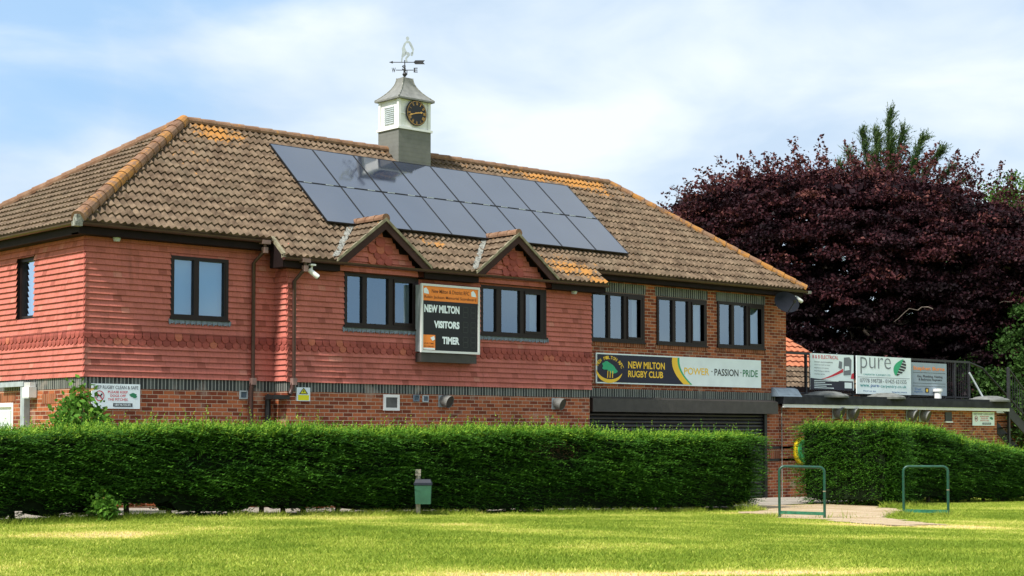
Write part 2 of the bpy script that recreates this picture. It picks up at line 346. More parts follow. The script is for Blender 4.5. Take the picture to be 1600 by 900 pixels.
def text(mb, s, x0, x1, z0, z1, place, bold=0.0, mi=0):
    v, f = text_pts(s, bold)
    if not v: return
    a = min(p[0] for p in v); b = max(p[0] for p in v); c = min(p[1] for p in v); d = max(p[1] for p in v)
    mb.cut()
    for fc in f: mb.face([place(x0 + (v[i][0] - a) / (b - a) * (x1 - x0), z0 + (v[i][1] - c) / (d - c) * (z1 - z0)) for i in fc], mi=mi)
def frontpl(Y): return lambda x, z: (x, Y, z)

def vnoise(x, y, sc, seed=0):
    x = np.asarray(x) * sc; y = np.asarray(y) * sc; xi = np.floor(x).astype(int); yi = np.floor(y).astype(int); fx = x - xi; fy = y - yi
    fx = fx * fx * (3 - 2 * fx); fy = fy * fy * (3 - 2 * fy)
    def h(a, b):
        n = (a * 374761393 + b * 668265263 + seed * 974711) & 0x7fffffff; n = ((n ^ (n >> 13)) * 1274126177) & 0x7fffffff; return (n & 0xffff) / 65535.
    return (h(xi, yi) * (1 - fx) + h(xi + 1, yi) * fx) * (1 - fy) + (h(xi, yi + 1) * (1 - fx) + h(xi + 1, yi + 1) * fx) * fy
def fbm(x, y, sc, seed=0, o=4): return sum(vnoise(x, y, sc * 2 ** i, seed + i) / 2 ** (i + 1) for i in range(o)) / (1 - .5 ** o)

# ------------------------------------------------------------------ ground
def gz(x, y=0):
    x = np.asarray(x, dtype=float); t = np.clip(x / 12.0, 0, 1); z = .30 * (1 - t); t2 = np.clip((x - 19) / 6, 0, 1)
    return z - .10 * t2
def GZ(x): return float(gz(x))
def dryness(x, y):
    d = .27 + .46 * (fbm(x, y, .55, 3) - .5) * 2 + .42 * (fbm(x, y, 2.2, 9) - .5)
    def blob(cx, cy, rx, ry, a): return a * np.exp(-(((x - cx) / rx) ** 2 + ((y - cy) / ry) ** 2))
    d = d + .30 * np.exp(-((y + 4.95 + .9 * (fbm(x, y * 0, .5, 27) - .5) + .2 * np.sin(x * .9)) / .75) ** 2) * (.1 + 1.3 * fbm(x, y, .8, 21)) * (x < 13.5)
    ex, ey = x + 13.42, y + 26.13; u = ex * .743 - ey * .669; v = ex * .669 + ey * .743
    wx = .8 * (fbm(x, y, 1.1, 61) - .5); wy = .8 * (fbm(x, y, 1.1, 63) - .5)
    def pat(cu, cv, ru, rv, a): return a * np.exp(-(((u + wx - cu) / ru) ** 2 + ((v + wy - cv) / rv) ** 2) ** 1.3)
    d = d + pat(-5.6, 21.0, 1.2, 1.0, .8) + pat(1.3, 15.2, 2.0, .38, .9) + pat(-3.9, 22.6, 1.0, .4, .3) + pat(6.9, 27.6, 1.7, 1.1, .75) + pat(8.6, 29.5, 1.4, 1.0, .45) + pat(-1.2, 24.3, 1.2, .5, .3) + pat(3.4, 15.6, 1.0, .4, .4)
    return np.clip(d, 0, 1)
def axis(lo, hi, st, far):
    a = list(np.arange(lo, hi + 1e-6, st)); s = st; x = lo; L_ = []
    while x > -far: s *= 1.35; x -= s; L_.append(x)
    s = st; x = hi; Rr = []
    while x < far: s *= 1.35; x += s; Rr.append(x)
    return np.array(L_[::-1] + a + Rr)
xs = axis(-10, 30, .12, 600); ys = axis(-20, 2, .12, 600)
X, Y = np.meshgrid(xs, ys); Z = gz(X) + .012 * (fbm(X, Y, 1.2, 5) - .5) * ((X > -12) & (X < 32)) - .006
V_ = np.stack([X.ravel(), Y.ravel(), Z.ravel()], 1); nx, ny = len(xs), len(ys)
i = (np.arange(ny - 1)[:, None] * nx + np.arange(nx - 1)[None]).ravel(); Fq = np.stack([i, i + 1, i + nx + 1, i + nx], 1)
o = fast('ground', V_, Fq, M_ground, attrs={'dry': dryness(V_[:, 0], V_[:, 1])}); o['kind'] = 'structure'

def sheet(name, poly, mat, lift, step=.15, rough=.0):
    """a surface that follows the ground inside an irregular outline"""
    px = np.array([p[0] for p in poly]); py = np.array([p[1] for p in poly])
    gx = np.arange(px.min() - .3, px.max() + .3, step); gy = np.arange(py.min() - .3, py.max() + .3, step); A, B = np.meshgrid(gx, gy)
    ax = A + rough * (fbm(A, B, 1.3, 31) - .5) + rough * .5 * (fbm(A, B, 6, 37) - .5); ay = B + rough * (fbm(A, B, 1.3, 41) - .5) + rough * .5 * (fbm(A, B, 6, 47) - .5)
    ins = np.zeros(A.shape, bool); j = len(poly) - 1
    for k in range(len(poly)):
        cnd = ((py[k] > ay) != (py[j] > ay)) & (ax < (px[j] - px[k]) * (ay - py[k]) / (py[j] - py[k] + 1e-12) + px[k]); ins ^= cnd; j = k
    n_ = A.shape[1]; V = np.stack([A.ravel(), B.ravel(), (gz(A) + lift).ravel()], 1)
    cell = (ins[:-1, :-1] & ins[1:, :-1] & ins[:-1, 1:] & ins[1:, 1:]).ravel(); ii = (np.arange(A.shape[0] - 1)[:, None] * n_ + np.arange(n_ - 1)[None]).ravel()[cell]
    o = fast(name, V, np.stack([ii, ii + 1, ii + n_ + 1, ii + n_], 1), mat); o['kind'] = 'structure'; return o
sheet('patio', [(-9, -2.85), (20.2, -2.85), (20.2, -.0), (-9, .0)], M_conc, .012, .1)
PATH = [(13.4, -2.9), (13.4, -4.3), (12.1, -4.9), (11.4, -5.8), (10.9, -6.9), (10.2, -8.6), (9.9, -10.0), (10.9, -10.4), (11.9, -9.3), (12.8, -8.0), (14.4, -6.9), (16.1, -5.5), (16.9, -4.6), (16.9, -2.9)]
sheet('worn_path', PATH, M_path, .010, .05, rough=1.1)

# ------------------------------------------------------------------ clubhouse
YM = -.43; XL, XR = 3.97, 12.05; XE = 19.57; YB = 7.2; ZT = 5.24
club = thing('clubhouse', 'two-storey red brick and tile-hung clubhouse with a hipped brown tiled roof', 'building', (0, 0, 0))
def rects(u0, u1, v0, v1, holes):
    us = sorted({u0, u1} | {min(max(h[0], u0), u1) for h in holes} | {min(max(h[1], u0), u1) for h in holes}); out = []
    for a, b in zip(us[:-1], us[1:]):
        if b - a < 1e-5: continue
        hs = sorted([(h[2], h[3]) for h in holes if h[0] < (a + b) / 2 < h[1]]); v = v0
        for c, d in hs:
            if c > v: out.append((a, b, v, min(c, v1)))
            v = max(v, d)
        if v < v1: out.append((a, b, v, v1))
    return out
def wall(mb, fr, u0, u1, v0, v1, holes=(), rev=.12, mi=0):
    for a, b, c, d in rects(u0, u1, v0, v1, holes): mb.face([fr(a, c, 0), fr(b, c, 0), fr(b, d, 0), fr(a, d, 0)], [(a, c), (b, c), (b, d), (a, d)], mi=mi)
    for a, b, c, d in holes:
        for p, q in (((a, c), (b, c)), ((b, c), (b, d)), ((b, d), (a, d)), ((a, d), (a, c))): mb.face([fr(*p, 0), fr(*q, 0), fr(*q, -rev), fr(*p, -rev)], [(p[0], p[1]), (q[0], q[1]), (q[0] + .1, q[1] + .1), (p[0] + .1, p[1] + .1)], mi=mi)
FR = lambda Yp: (lambda u, v, d: (u, Yp - d, v))          # faces the viewer
LF = lambda Xp: (lambda u, v, d: (Xp - d, u, v))          # faces left
RG = lambda Xp: (lambda u, v, d: (Xp + d, u, v))          # faces right
BK = lambda Yp: (lambda u, v, d: (u, Yp + d, v))
W1 = (1.69, 2.91, 3.74, 4.88); W2 = (5.28, 7.13, 3.73, 4.78); W3 = (8.81, 10.70, 3.71, 4.75)
W4 = (12.5, 14.27, 3.75, 4.87); W5 = (14.70, 16.47, 3.75, 4.87); W6 = (16.88, 18.67, 3.76, 4.88); W0 = (1.96, 2.68, 3.75, 4.90)
SH = (12.35, 18.78, -.2, 2.42)
b = MB(); wall(b, FR(0), 0, XL, -.2, 2.42); wall(b, LF(0), 0, YB, -.2, 2.42, [(2.80, 3.75, -.2, 2.20)]); wall(b, FR(YM), XL, XR, -.2, 2.42); wall(b, LF(XL), YM, 0, -.2, 2.42); wall(b, RG(XR), YM, 0, -.2, 2.42)
wall(b, FR(0), XR, XE, -.2, 2.42, [SH]); wall(b, FR(0), XR, XE, 2.655, ZT, [W4, W5, W6]); wall(b, RG(XE), 0, YB, -.2, ZT); wall(b, BK(YB), 0, XE, -.2, ZT)
b.build('brick_wall', M_brick, club)
# blockwork behind the hung tiles
b = MB(); wall(b, FR(0), 0, XL, 2.655, ZT, [W1]); wall(b, LF(0), 0, YB, 2.655, ZT, [W0], rev=.2); wall(b, FR(YM), XL, XR, 2.655, 4.93, [W2, W3]); wall(b, LF(XL), YM, 0, 2.655, ZT); wall(b, RG(XR), YM, 0, 2.655, ZT)
b.build('backing_wall', M_fascia, club)
# soldier courses
b = MB(); d = .004
wall(b, lambda u, v, e: (u, -d, v), -d, XL - d, 2.42, 2.655); wall(b, lambda u, v, e: (-d, u, v), -d, YB, 2.42, 2.655); wall(b, lambda u, v, e: (u, YM - d, v), XL - d, XR + d, 2.42, 2.655); wall(b, lambda u, v, e: (XL - d, u, v), YM - d, -d, 2.42, 2.655)
wall(b, lambda u, v, e: (u, -d, v), XR + d, XE, 2.42, 2.655); wall(b, lambda u, v, e: (XR + d, u, v), YM - d, -d, 2.42, 2.655)
for ww in (W4, W5, W6): wall(b, lambda u, v, e: (u, -.012, v), ww[0] + .02 if ww is W4 else ww[0] - .04, ww[1] + .06, 4.885, 5.10)
b.build('soldier_course', M_soldier, club)
b = MB()
for ww in (W4, W5, W6): b.box((ww[0] - .05, -.03, ww[2] - .12), (ww[1] + .05, .02, ww[2] - .03))
wall(b, lambda u, v, e: (-.008, u, v), 1.05, 1.60, 2.16, 2.34); wall(b, lambda u, v, e: (-.008, u, v), 2.7, 3.9, 2.22, 2.38)
wall(b, lambda u, v, e: (u, -.012, v), 18.82, 19.6, .99, 1.24)
b.build('brick_header_course', M_orange_soldier, club)
b = MB(); b.box((18.80, -.02, 1.24), (20.4, .01, 1.30)); b.box((18.80, -.02, .93), (20.4, .01, .99)); b.build('dark_brick_course', M_black, club)

# hung tiles: each tile a slightly tilted slab of its own, one course over the next
G = .105; TW = .165
def hung(mb, fr, u0, u1, z0, z1, holes=(), skipband=True, lo=.006, hi=.040, tri=None):
    n = int(math.ceil((z1 - z0) / G))
    for k in range(n):
        a = z0 + k * G; c = min(z1, a + G + .004)
        if skipband and a > 3.17 and a < 3.43: continue
        st = (k % 2) * TW / 2; x = u0 - st
        while x < u1:
            l, r = max(x, u0), min(x + TW - .0015, u1); x += TW
            if r - l < .01: continue
            segs = [(l, r, a, c)]
            for h in holes:
                ns = []
                for (p, q, s, t_) in segs:
                    if q <= h[0] or p >= h[1] or t_ <= h[2] or s >= h[3]: ns.append((p, q, s, t_)); continue
                    if p < h[0]: ns.append((p, h[0], s, t_))
                    if q > h[1]: ns.append((h[1], q, s, t_))
                    if s < h[2] - .02: ns.append((max(p, h[0]), min(q, h[1]), s, h[2]))
                    if t_ > h[3] + .02: ns.append((max(p, h[0]), min(q, h[1]), h[3], t_))
                segs = ns
            rn = min(1, max(0, random.gauss(.5, .11))); 
            if random.random() < .02: rn = .16
            if random.random() < .02: rn = .97
            j = random.uniform(-.0022, .0022); dz = random.uniform(-.0012, .0012)
            for (p, q, s, t_) in segs:
                if tri and not tri((p + q) / 2, (s + t_) / 2): continue
                mb.face([fr(p, s + dz, hi + j), fr(q, s + dz, hi + j * .4), fr(q, t_, lo), fr(p, t_, lo)], rnd=rn)
                mb.face([fr(p, s + dz, 0), fr(q, s + dz, 0), fr(q, s + dz, hi + j * .4), fr(p, s + dz, hi + j)], rnd=0)  # underside darker: dirt, plus shade put into the colour to mark the courses
def scallops(mb, fr, u0, u1, rows=((3.395, .115), (3.285, .115)), out=.042, w_=TW):
    for ri, (zt, h) in enumerate(rows):
        x = u0 - (ri % 2) * w_ / 2
        while x < u1:
            l, r = x + .004, x + w_ - .004; x += w_
            if r < u0 + .02 or l > u1 - .02: continue
            l = max(l, u0); r = min(r, u1); cx = (l + r) / 2; hw = (r - l) / 2; zb = zt - .01
            arc = [(cx - hw * math.cos(t), zb - (h - .03) * math.sin(t) * .95) for t in [math.pi * k / 8 for k in range(9)]]
            top = zt + .10; o_ = out - ri * 0.006 + random.uniform(-.003, .003); rn = 1.0 if random.random() < .04 else random.uniform(.1, .7)
            pts = [(l, top)] + arc + [(r, top)]
            mb.face([fr(p[0], p[1], o_ if p[1] < top else .012) for p in pts], rnd=rn)
            for p, q in zip(arc[:-1], arc[1:]): mb.face([fr(p[0], p[1], 0), fr(q[0], q[1], 0), fr(q[0], q[1], o_), fr(p[0], p[1], o_)], rnd=rn)
b = MB()
hung(b, FR(0), -.046, XL, 2.62, ZT, [W1]); hung(b, LF(0), -.046, YB, 2.62, ZT, [W0]); hung(b, FR(YM), XL - .046, XR + .046, 2.60, 4.95, [W2, W3]); hung(b, LF(XL), YM - .046, 0, 2.62, ZT); hung(b, RG(XR), YM - .02, 0, 2.62, ZT)
ht = b.build('hung_tiles', M_hung, club)
b = MB()
scallops(b, FR(0), -.042, XL); scallops(b, LF(0), -.042, YB); scallops(b, FR(YM), XL - .04, XR + .04); scallops(b, LF(XL), YM - .04, 0)
b.build('scalloped_band', M_scal, ht)
b = MB()   # course of tiles that laps over the head of the scallops
for fr, a, c in ((FR(0), -.02, XL), (LF(0), -.02, YB), (FR(YM), XL - .02, XR + .02), (LF(XL), YM - .02, 0)): hung(b, fr, a, c, 3.445, 3.475, skipband=False)
b.build('lapping_course', M_hung, ht)

# windows
def window(fr, W, panes, name='window', casement=(), blind=None, strip=None, apron=True, glassback='room', deep=1.3):
    u0, u1, v0, v1 = W; b = MB(); o_ = .035
    def bar(a, bb, c, d_, d0=-.07, d1=o_):
        q = [fr(x, y, z) for z in (d0, d1) for x, y in ((a, c), (bb, c), (bb, d_), (a, d_))]
        for f in ((4, 5, 6, 7), (0, 1, 5, 4), (1, 2, 6, 5), (2, 3, 7, 6), (3, 0, 4, 7), (3, 2, 1, 0)): b.face([q[k] for k in f])
    t = .065
    bar(u0, u1, v0, v0 + t); bar(u0, u1, v1 - t, v1); bar(u0, u0 + t, v0 + t, v1 - t); bar(u1 - t, u1, v0 + t, v1 - t)
    edges = [u0 + t] + [x for p in panes for x in p] + [u1 - t]
    for k, (a, c) in enumerate(panes):
        if k < len(panes) - 1: bar(c, panes[k + 1][0], v0 + t, v1 - t, d1=o_ - .006)
        if k == 0 and a > u0 + t + .001: bar(u0 + t, a, v0 + t, v1 - t, d1=o_ - .006)
        if k == len(panes) - 1 and c < u1 - t - .001: bar(c, u1 - t, v0 + t, v1 - t, d1=o_ - .006)
        if k in casement: bar(a, c, v1 - t - .055, v1 - t, d1=o_ + .012); bar(a, c, v0 + t, v0 + t + .05, d1=o_ + .012); bar(a - .03, a, v0 + t, v1 - t, d1=o_ + .012); bar(c, c + .03, v0 + t, v1 - t, d1=o_ + .012)
    bar(u0 - .02, u1 + .02, v0 - .035, v0, d0=-.02, d1=o_ + .03)
    fo = b.build(name, M_brown, club)
    for k, (a, c) in enumerate(panes):
        p = MB(); dv = .055 if k in casement else 0
        p.face([fr(a, v0 + t + dv, -.02), fr(c, v0 + t + dv, -.02), fr(c, v1 - t - dv, -.02), fr(a, v1 - t - dv, -.02)]); p.build('pane', M_glass, fo)
    r = MB(); q = lambda u, v, d_: fr(u, v, d_)
    D = -deep; e = .01
    for f in ([(u0 + e, v0 + e, D), (u1 - e, v0 + e, D), (u1 - e, v1 - e, D), (u0 + e, v1 - e, D)], [(u0 + e, v0 + e, -.08), (u1 - e, v0 + e, -.08), (u1 - e, v0 + e, D), (u0 + e, v0 + e, D)], [(u0 + e, v1 - e, -.08), (u1 - e, v1 - e, -.08), (u1 - e, v1 - e, D), (u0 + e, v1 - e, D)],
              [(u0 + e, v0, -.08), (u0 + e, v1, -.08), (u0 + e, v1, D), (u0 + e, v0, D)], [(u1 - e, v0, -.08), (u1 - e, v1, -.08), (u1 - e, v1, D), (u1 - e, v0, D)]): r.face([q(*p) for p in f])
    r.build('room_recess', M_room, fo)
    if blind: 
        for a, c in blind: c_ = MB(); c_.face([fr(a, v0 + t, -.10), fr(c, v0 + t, -.10), fr(c, v1 - t, -.10), fr(a, v1 - t, -.10)]); c_.build('blind', M_blind, fo)
    if strip:
        for a, c in strip:
            c_ = MB(); n = 8
            for k in range(n):
                x0 = a + (c - a) * k / n; x1 = a + (c - a) * (k + 1) / n; dd = (-.11, -.14)
                c_.face([fr(x0, v0 + t, dd[k % 2]), fr(x1, v0 + t, dd[(k + 1) % 2]), fr(x1, v1 - t, dd[(k + 1) % 2]), fr(x0, v1 - t, dd[k % 2])])
            c_.build('curtain', M_curtain, fo)
    if apron:
        s = MB(); x = u0 - .05; k = 0
        while x < u1 + .05:
            xr = min(x + .11, u1 + .06); j = random.uniform(-.012, .012)
            s.face([fr(x, v0 - .025, .045), fr(xr, v0 - .025, .045), fr(xr - .02, v0 - .125 + j, .052), fr((x + xr) / 2, v0 - .10, .062), fr(x + .01, v0 - .125 - j, .052)]); x += .115
        s.face([fr(u0 - .05, v0 - .03, .04), fr(u1 + .06, v0 - .03, .04), fr(u1 + .06, v0 - .095, .042), fr(u0 - .05, v0 - .095, .042)])
        s.build('lead_sill', M_leadsill, fo)
    return fo
window(FR(0), W1, [(1.76, 2.17), (2.28, 2.82)], blind=[(1.72, 2.9)], casement=())
window(FR(YM), W2, [(5.35, 5.72), (5.83, 6.37), (6.52, 6.97)], casement=(2,), strip=[(6.86, 7.06)])
f3 = window(FR(YM), W3, [(8.88, 9.25), (9.39, 9.93), (10.08, 10.51)], casement=(2,), strip=[(10.33, 10.62)])
window(FR(0), W4, [(12.57, 13.05), (13.13, 13.57), (13.71, 14.12)], casement=(2,), strip=[(13.98, 14.2)], apron=False)
window(FR(0), W5, [(14.77, 15.24), (15.35, 15.80), (15.95, 16.36)], casement=(2,), strip=[(16.15, 16.40)], apron=False)
window(FR(0), W6, [(16.95, 17.40), (17.50, 17.97), (18.10, 18.54)], casement=(2,), strip=[(17.93, 17.99), (18.28, 18.6)], apron=False)
window(LF(.075), W0, [(2.03, 2.60)], strip=[(2.02, 2.50)], deep=.6)

# door on the left end
b = MB(); fr = LF(0)
b.box((.03, 2.86, .2), (.08, 3.70, 2.12)); b.box((-.01, 2.80, .1), (.07, 2.86, 2.20)); b.box((-.01, 3.70, .1), (.07, 3.75, 2.20)); b.box((-.012, 2.86, 2.12), (.07, 3.70, 2.20)); dr = b.build('end_door', M_white, club)
b = MB().box((0.005, 2.93, .6), (.028, 3.62, 2.05)); b.build('door_panel', plain('pale_grey_panel', (.55, .60, .60, 1), .5, var=.05), dr)

# roller shutter
b = MB(); z = 0.0
while z < 2.34:
    x0, x1 = 12.42, 18.72; pr = [(.10, z), (.055, z + .02), (.045, z + .045), (.055, z + .072), (.10, z + .088)]
    for p, q in zip(pr[:-1], pr[1:]): b.face([(x0, p[0], p[1]), (x1, p[0], p[1]), (x1, q[0], q[1]), (x0, q[0], q[1])])
    z += .088
rs = b.build('roller_shutter', M_shutter, club)
b = MB().box((12.35, -.01, 0), (12.45, .12, 2.42)).box((18.68, -.01, 0), (18.78, .12, 2.42)); b.build('guide_rail', M_black, rs)
b = MB().box((12.38, -.20, 2.12), (18.98, .0, 2.42)); b.face([(12.38, -.2, 2.42), (18.98, -.2, 2.42), (18.98, 0, 2.47), (12.38, 0, 2.47)]); b.build('shutter_box', M_shutbox, rs)

# ---- roof
PT = R(41.4); CP, SP = math.cos(PT), math.sin(PT); E0 = (-.3, 5.31); RY, RZ = 2.73, 5.31 + 3.03 * math.tan(PT)
XA, XB = 3.56, 15.85; XRE = 20.0; YBE = 7.5
def lichen(p):
    x, y, z = p
    def bl(cx, cz, rx, rz, a): return a * math.exp(-((x - cx) / rx) ** 2 - ((z - cz) / rz) ** 2)
    v = bl(4.2, 7.7, .8, .35, .48) + bl(15.0, 7.8, 1.4, .35, .36) + bl(11.3, 5.4, .8, .38, .38) + bl(12.0, 5.25, .5, .25, .3) + bl(7.9, 5.6, .5, .2, .35) + bl(3.0, 7.0, .5, .5, .25) + bl(13.2, 7.9, 1.6, .16, .35) + .10 * (z > 7.75) + bl(12.1, 5.0, .3, .12, .5) + bl(9.5, 7.95, 6, .08, .2)
    return v
def tile_roof(mb, O, U, Vv, Nn, rows, du=.025, prof=.028, wl=.145, thick=.040, skip=None, lichf=lichen, rnds=True):
    """rows: list of (v0, v1, (uL0,uR0), (uL1,uR1)): one course of pan tiles each"""
    O, U, Vv, Nn = map(Vector, (O, U, Vv, Nn))
    for v0, v1, (a0, b0), (a1, b1) in rows:
        lo, hi = min(a0, a1), max(b0, b1); n = max(1, int((hi - lo) / du)); us = [lo + (hi - lo) * k / n for k in range(n + 1)]
        def pt(u, v, h, a, bb): uu = min(max(u, a), bb); return O + U * uu + Vv * v + Nn * h
        def pf(u): s = math.sin(2 * math.pi * u / wl); return prof * (1 - abs(math.sin(math.pi * u / wl)) ** 1.6 * 2 + .5)
        for k in range(n):
            ua, ub = us[k], us[k + 1]; um = (ua + ub) / 2
            if um < min(a0, a1) or um > max(b0, b1): continue
            if skip and skip(um, (v0 + v1) / 2): continue
            pa, pb = pf(ua), pf(ub); rn = (math.sin(math.floor(um / .31) * 12.9898 + v0 * 78.233) * 43758.5453) % 1
            A = pt(ua, v0, thick + pa, a0, b0); B = pt(ub, v0, thick + pb, a0, b0); C_ = pt(ub, v1 + .03, pb - .004, a1, b1); D_ = pt(ua, v1 + .03, pa - .004, a1, b1)
            lc = [lichf(q_) for q_ in (A, B, C_, D_)] if lichf else 0
            mb.face([A, B, C_, D_], rnd=rn, lich=lc)
            mb.face([pt(ua, v0 + .004, -.02, a0, b0), pt(ub, v0 + .004, -.02, a0, b0), B, A], rnd=rn * .3, lich=0)
    return mb
VT = 3.03 / CP; NC = 15; GA = VT / NC
def uL(v): return -.3 + (XA + .3) * v / VT
def uR(v): return XRE - (XRE - XB) * v / VT
rows = [(k * GA, (k + 1) * GA, (uL(k * GA), uR(k * GA)), (uL((k + 1) * GA), uR((k + 1) * GA))) for k in range(NC)]
MLe, MRe = XL - .28, XR + .27
rows = [(-2 * GA, -GA, (MLe, MRe), (MLe, MRe)), (-GA, 0, (MLe, MRe), (MLe, MRe))] + rows
GB = [(6.07, 5.86), (9.62, 5.86)]; GSL = .745
def mainz(v): return 5.31 + v * SP
def skipg(u, v):
    for cx, za in GB:
        if za - GSL * abs(u - cx) > mainz(v) + .01 and abs(u - cx) < 1.2: return True
    return False
b = MB(); tile_roof(b, (0, -.3, 5.31), (1, 0, 0), (0, CP, SP), (0, -SP, CP), rows, skip=skipg)
ll = math.hypot(XA + .3, RZ - 5.31); cu, su = (XA + .3) / ll, (RZ - 5.31) / ll; n2 = 17
rw = []
for k in range(n2):
    v0, v1 = ll * k / n2, ll * (k + 1) / n2; f = lambda v: (-YBE + (YBE - RY) * v / ll, .3 - (RY + .3) * v / ll); rw.append((v0, v1, f(v0), f(v1)))
tile_roof(b, (-.3, 0, 5.31), (0, -1, 0), (cu, 0, su), (-su, 0, cu), rw, prof=.012)
lr = math.hypot(XRE - XB, RZ - 5.31); cr_, sr_ = (XRE - XB) / lr, (RZ - 5.31) / lr; rw = []
for k in range(17):
    v0, v1 = lr * k / 17, lr * (k + 1) / 17; f = lambda v: (-.3 + (RY + .3) * v / lr, YBE - (YBE - RY) * v / lr); rw.append((v0, v1, f(v0), f(v1)))
tile_roof(b, (XRE, 0, 5.31), (0, 1, 0), (-cr_, 0, sr_), (sr_, 0, cr_), rw, du=.05)
lb = math.hypot(YBE - RY, RZ - 5.31); cb_, sb_ = (YBE - RY) / lb, (RZ - 5.31) / lb; rw = []
for k in range(18):
    v0, v1 = lb * k / 18, lb * (k + 1) / 18; f = lambda v: (-XRE + (XRE - XB) * v / lb, .3 - (XA + .3) * v / lb); rw.append((v0, v1, f(v0), f(v1)))
tile_roof(b, (0, YBE, 5.31), (-1, 0, 0), (0, -cb_, sb_), (0, sb_, cb_), rw, du=.05)
roof = b.build('roof', M_roof, club)
# underlay right below the tiles so nothing shows through
b = MB(); q = .03
b.face([(-.3, -.3, 5.31 - q), (XRE, -.3, 5.31 - q), (XB, RY, RZ - q), (XA, RY, RZ - q)]); b.face([(-.3, YBE, 5.31 - q), (-.3, -.3, 5.31 - q), (XA, RY, RZ - q)]); b.face([(XRE, -.3, 5.31 - q), (XRE, YBE, 5.31 - q), (XB, RY, RZ - q)]); b.face([(XRE, YBE, 5.31 - q), (-.3, YBE, 5.31 - q), (XA, RY, RZ - q), (XB, RY, RZ - q)])
for a, c in ((MLe, GB[0][0] - 1.15), (GB[0][0] + 1.15, GB[1][0] - 1.15), (GB[1][0] + 1.15, MRe)): b.face([(a, -.3 - 2 * GA * CP, 5.31 - 2 * GA * SP - q), (c, -.3 - 2 * GA * CP, 5.31 - 2 * GA * SP - q), (c, -.3, 5.31 - q), (a, -.3, 5.31 - q)])
b.build('roof_underlay', M_fascia, club)
def caps(mb, p0, p1, r=.105, seg=.36, lich=.3, n=8):
    p0, p1 = Vector(p0), Vector(p1); L_ = (p1 - p0).length; d_ = (p1 - p0) / L_; k = int(L_ / seg) + 1; s_ = d_.cross(Vector((0, 0, 1))).normalized(); up = s_.cross(d_)
    for i_ in range(k):
        a = p0 + d_ * (L_ * i_ / k); c = p0 + d_ * min(L_, L_ * (i_ + 1) / k + .03); rn = random.random(); lc = lich * random.uniform(.4, 1.4)
        R0, R1 = r * 1.12, r * .95
        ring = lambda p, rr: [p + s_ * (math.cos(t) * rr) + up * (math.sin(t) * rr) for t in [math.pi * (j / n * 1.24 - .12) for j in range(n + 1)]]
        A, B = ring(a, R0), ring(c, R1)
        for j in range(n): mb.face([A[j], A[j + 1], B[j + 1], B[j]], rnd=rn, lich=lc)
        mb.face(A, rnd=0, lich=0)
b = MB(); caps(b, (XB, RY, RZ + .02), (XA, RY, RZ + .02), lich=.16, r=.095); b.build('ridge_tiles', M_ridge, roof)
b = MB(); caps(b, (-.3, -.3, 5.36), (XA, RY, RZ + .03), lich=.36, r=.12); b.cut()
caps(b, (XRE, -.3, 5.35), (XB, RY, RZ + .02), lich=.42, r=.10); b.cut(); caps(b, (-.3, YBE, 5.35), (XA, RY, RZ + .02), lich=.1, r=.10); b.cut(); caps(b, (XRE, YBE, 5.35), (XB, RY, RZ + .02), lich=.3); b.build('hip_tiles', M_ridge, roof)
b = MB().box((-.36, -.36, 5.30), (-.22, -.22, 5.42)); b.build('hip_end_bedding', M_lead, roof)

# eaves boards
EY = -.3 - 2 * GA * CP; EZ = 5.31 - 2 * GA * SP
b = MB()
def soff(x0, x1, y0, y1, z0, z1): b.box((x0, y0, z0), (x1, y1, z1))
soff(-.26, MLe + .04, -.26, -.235, 5.10, 5.31); soff(-.26, MLe, -.235, 0.02, 5.10, 5.125)                 # left front
soff(-.26, -.235, -.235, 7.4, 5.10, 5.31); soff(-.235, .02, .02, 7.4, 5.10, 5.125)                        # left end
soff(MRe - .04, XRE - .05, -.26, -.235, 5.13, 5.31); soff(MRe - .04, XRE - .07, -.235, .02, 5.13, 5.155)  # right front
soff(XRE - .07, XRE - .045, -.26, 7.4, 5.13, 5.31); soff(XE, XRE - .07, .02, 7.4, 5.13, 5.155); soff(-.26, XRE, 7.2, 7.42, 5.1, 5.30)
for a, c in ((MLe + .02, GB[0][0] - 1.05), (GB[0][0] + 1.05, GB[1][0] - 1.05), (GB[1][0] + 1.05, MRe - .02)): soff(a, c, EY + .03, EY + .055, 4.76, EZ - .005); soff(a, c, EY + .055, YM + .01, 4.76, 4.785)
b.prism([(EY + .03, 4.76), (-.235, 4.76), (-.235, 5.30), (EY + .03, EZ - .01)], MLe + .005, MLe + .03, swap=True); b.prism([(EY + .03, 4.76), (-.235, 4.76), (-.235, 5.30), (EY + .03, EZ - .01)], MRe - .03, MRe - .005, swap=True)
soff(MLe + .03, XL, YM, -.235, 4.76, 4.785); soff(XR, MRe - .03, YM, -.235, 4.76, 4.785)
b.build('eaves_boards', M_fascia, club)
b = MB()
def gutter(p0, p1, out, r=.055, n=7):
    p0, p1, out = Vector(p0), Vector(p1), Vector(out)
    R_ = lambda p, rr: [p + out * (math.cos(t) * rr) + Vector((0, 0, -1)) * (math.sin(t) * rr) for t in [math.pi * j / n for j in range(n + 1)]]
    A, B, C_, D_ = R_(p0, r), R_(p1, r), R_(p0, r * .85), R_(p1, r * .85)
    for j in range(n): b.face([A[j], A[j + 1], B[j + 1], B[j]]); b.face([C_[j], C_[j + 1], D_[j + 1], D_[j]])
    for Q in (A, B): b.face(Q)
gutter((-.34, -.33, 5.285), (MLe - .01, -.33, 5.275), (0, -1, 0)); gutter((-.335, -.30, 5.285), (-.335, 7.5, 5.285), (-1, 0, 0)); gutter((MRe + .02, -.33, 5.285), (XRE + .05, -.33, 5.285), (0, -1, 0)); gutter((XRE + .03, -.3, 5.285), (XRE + .03, 7.5, 5.285), (1, 0, 0))
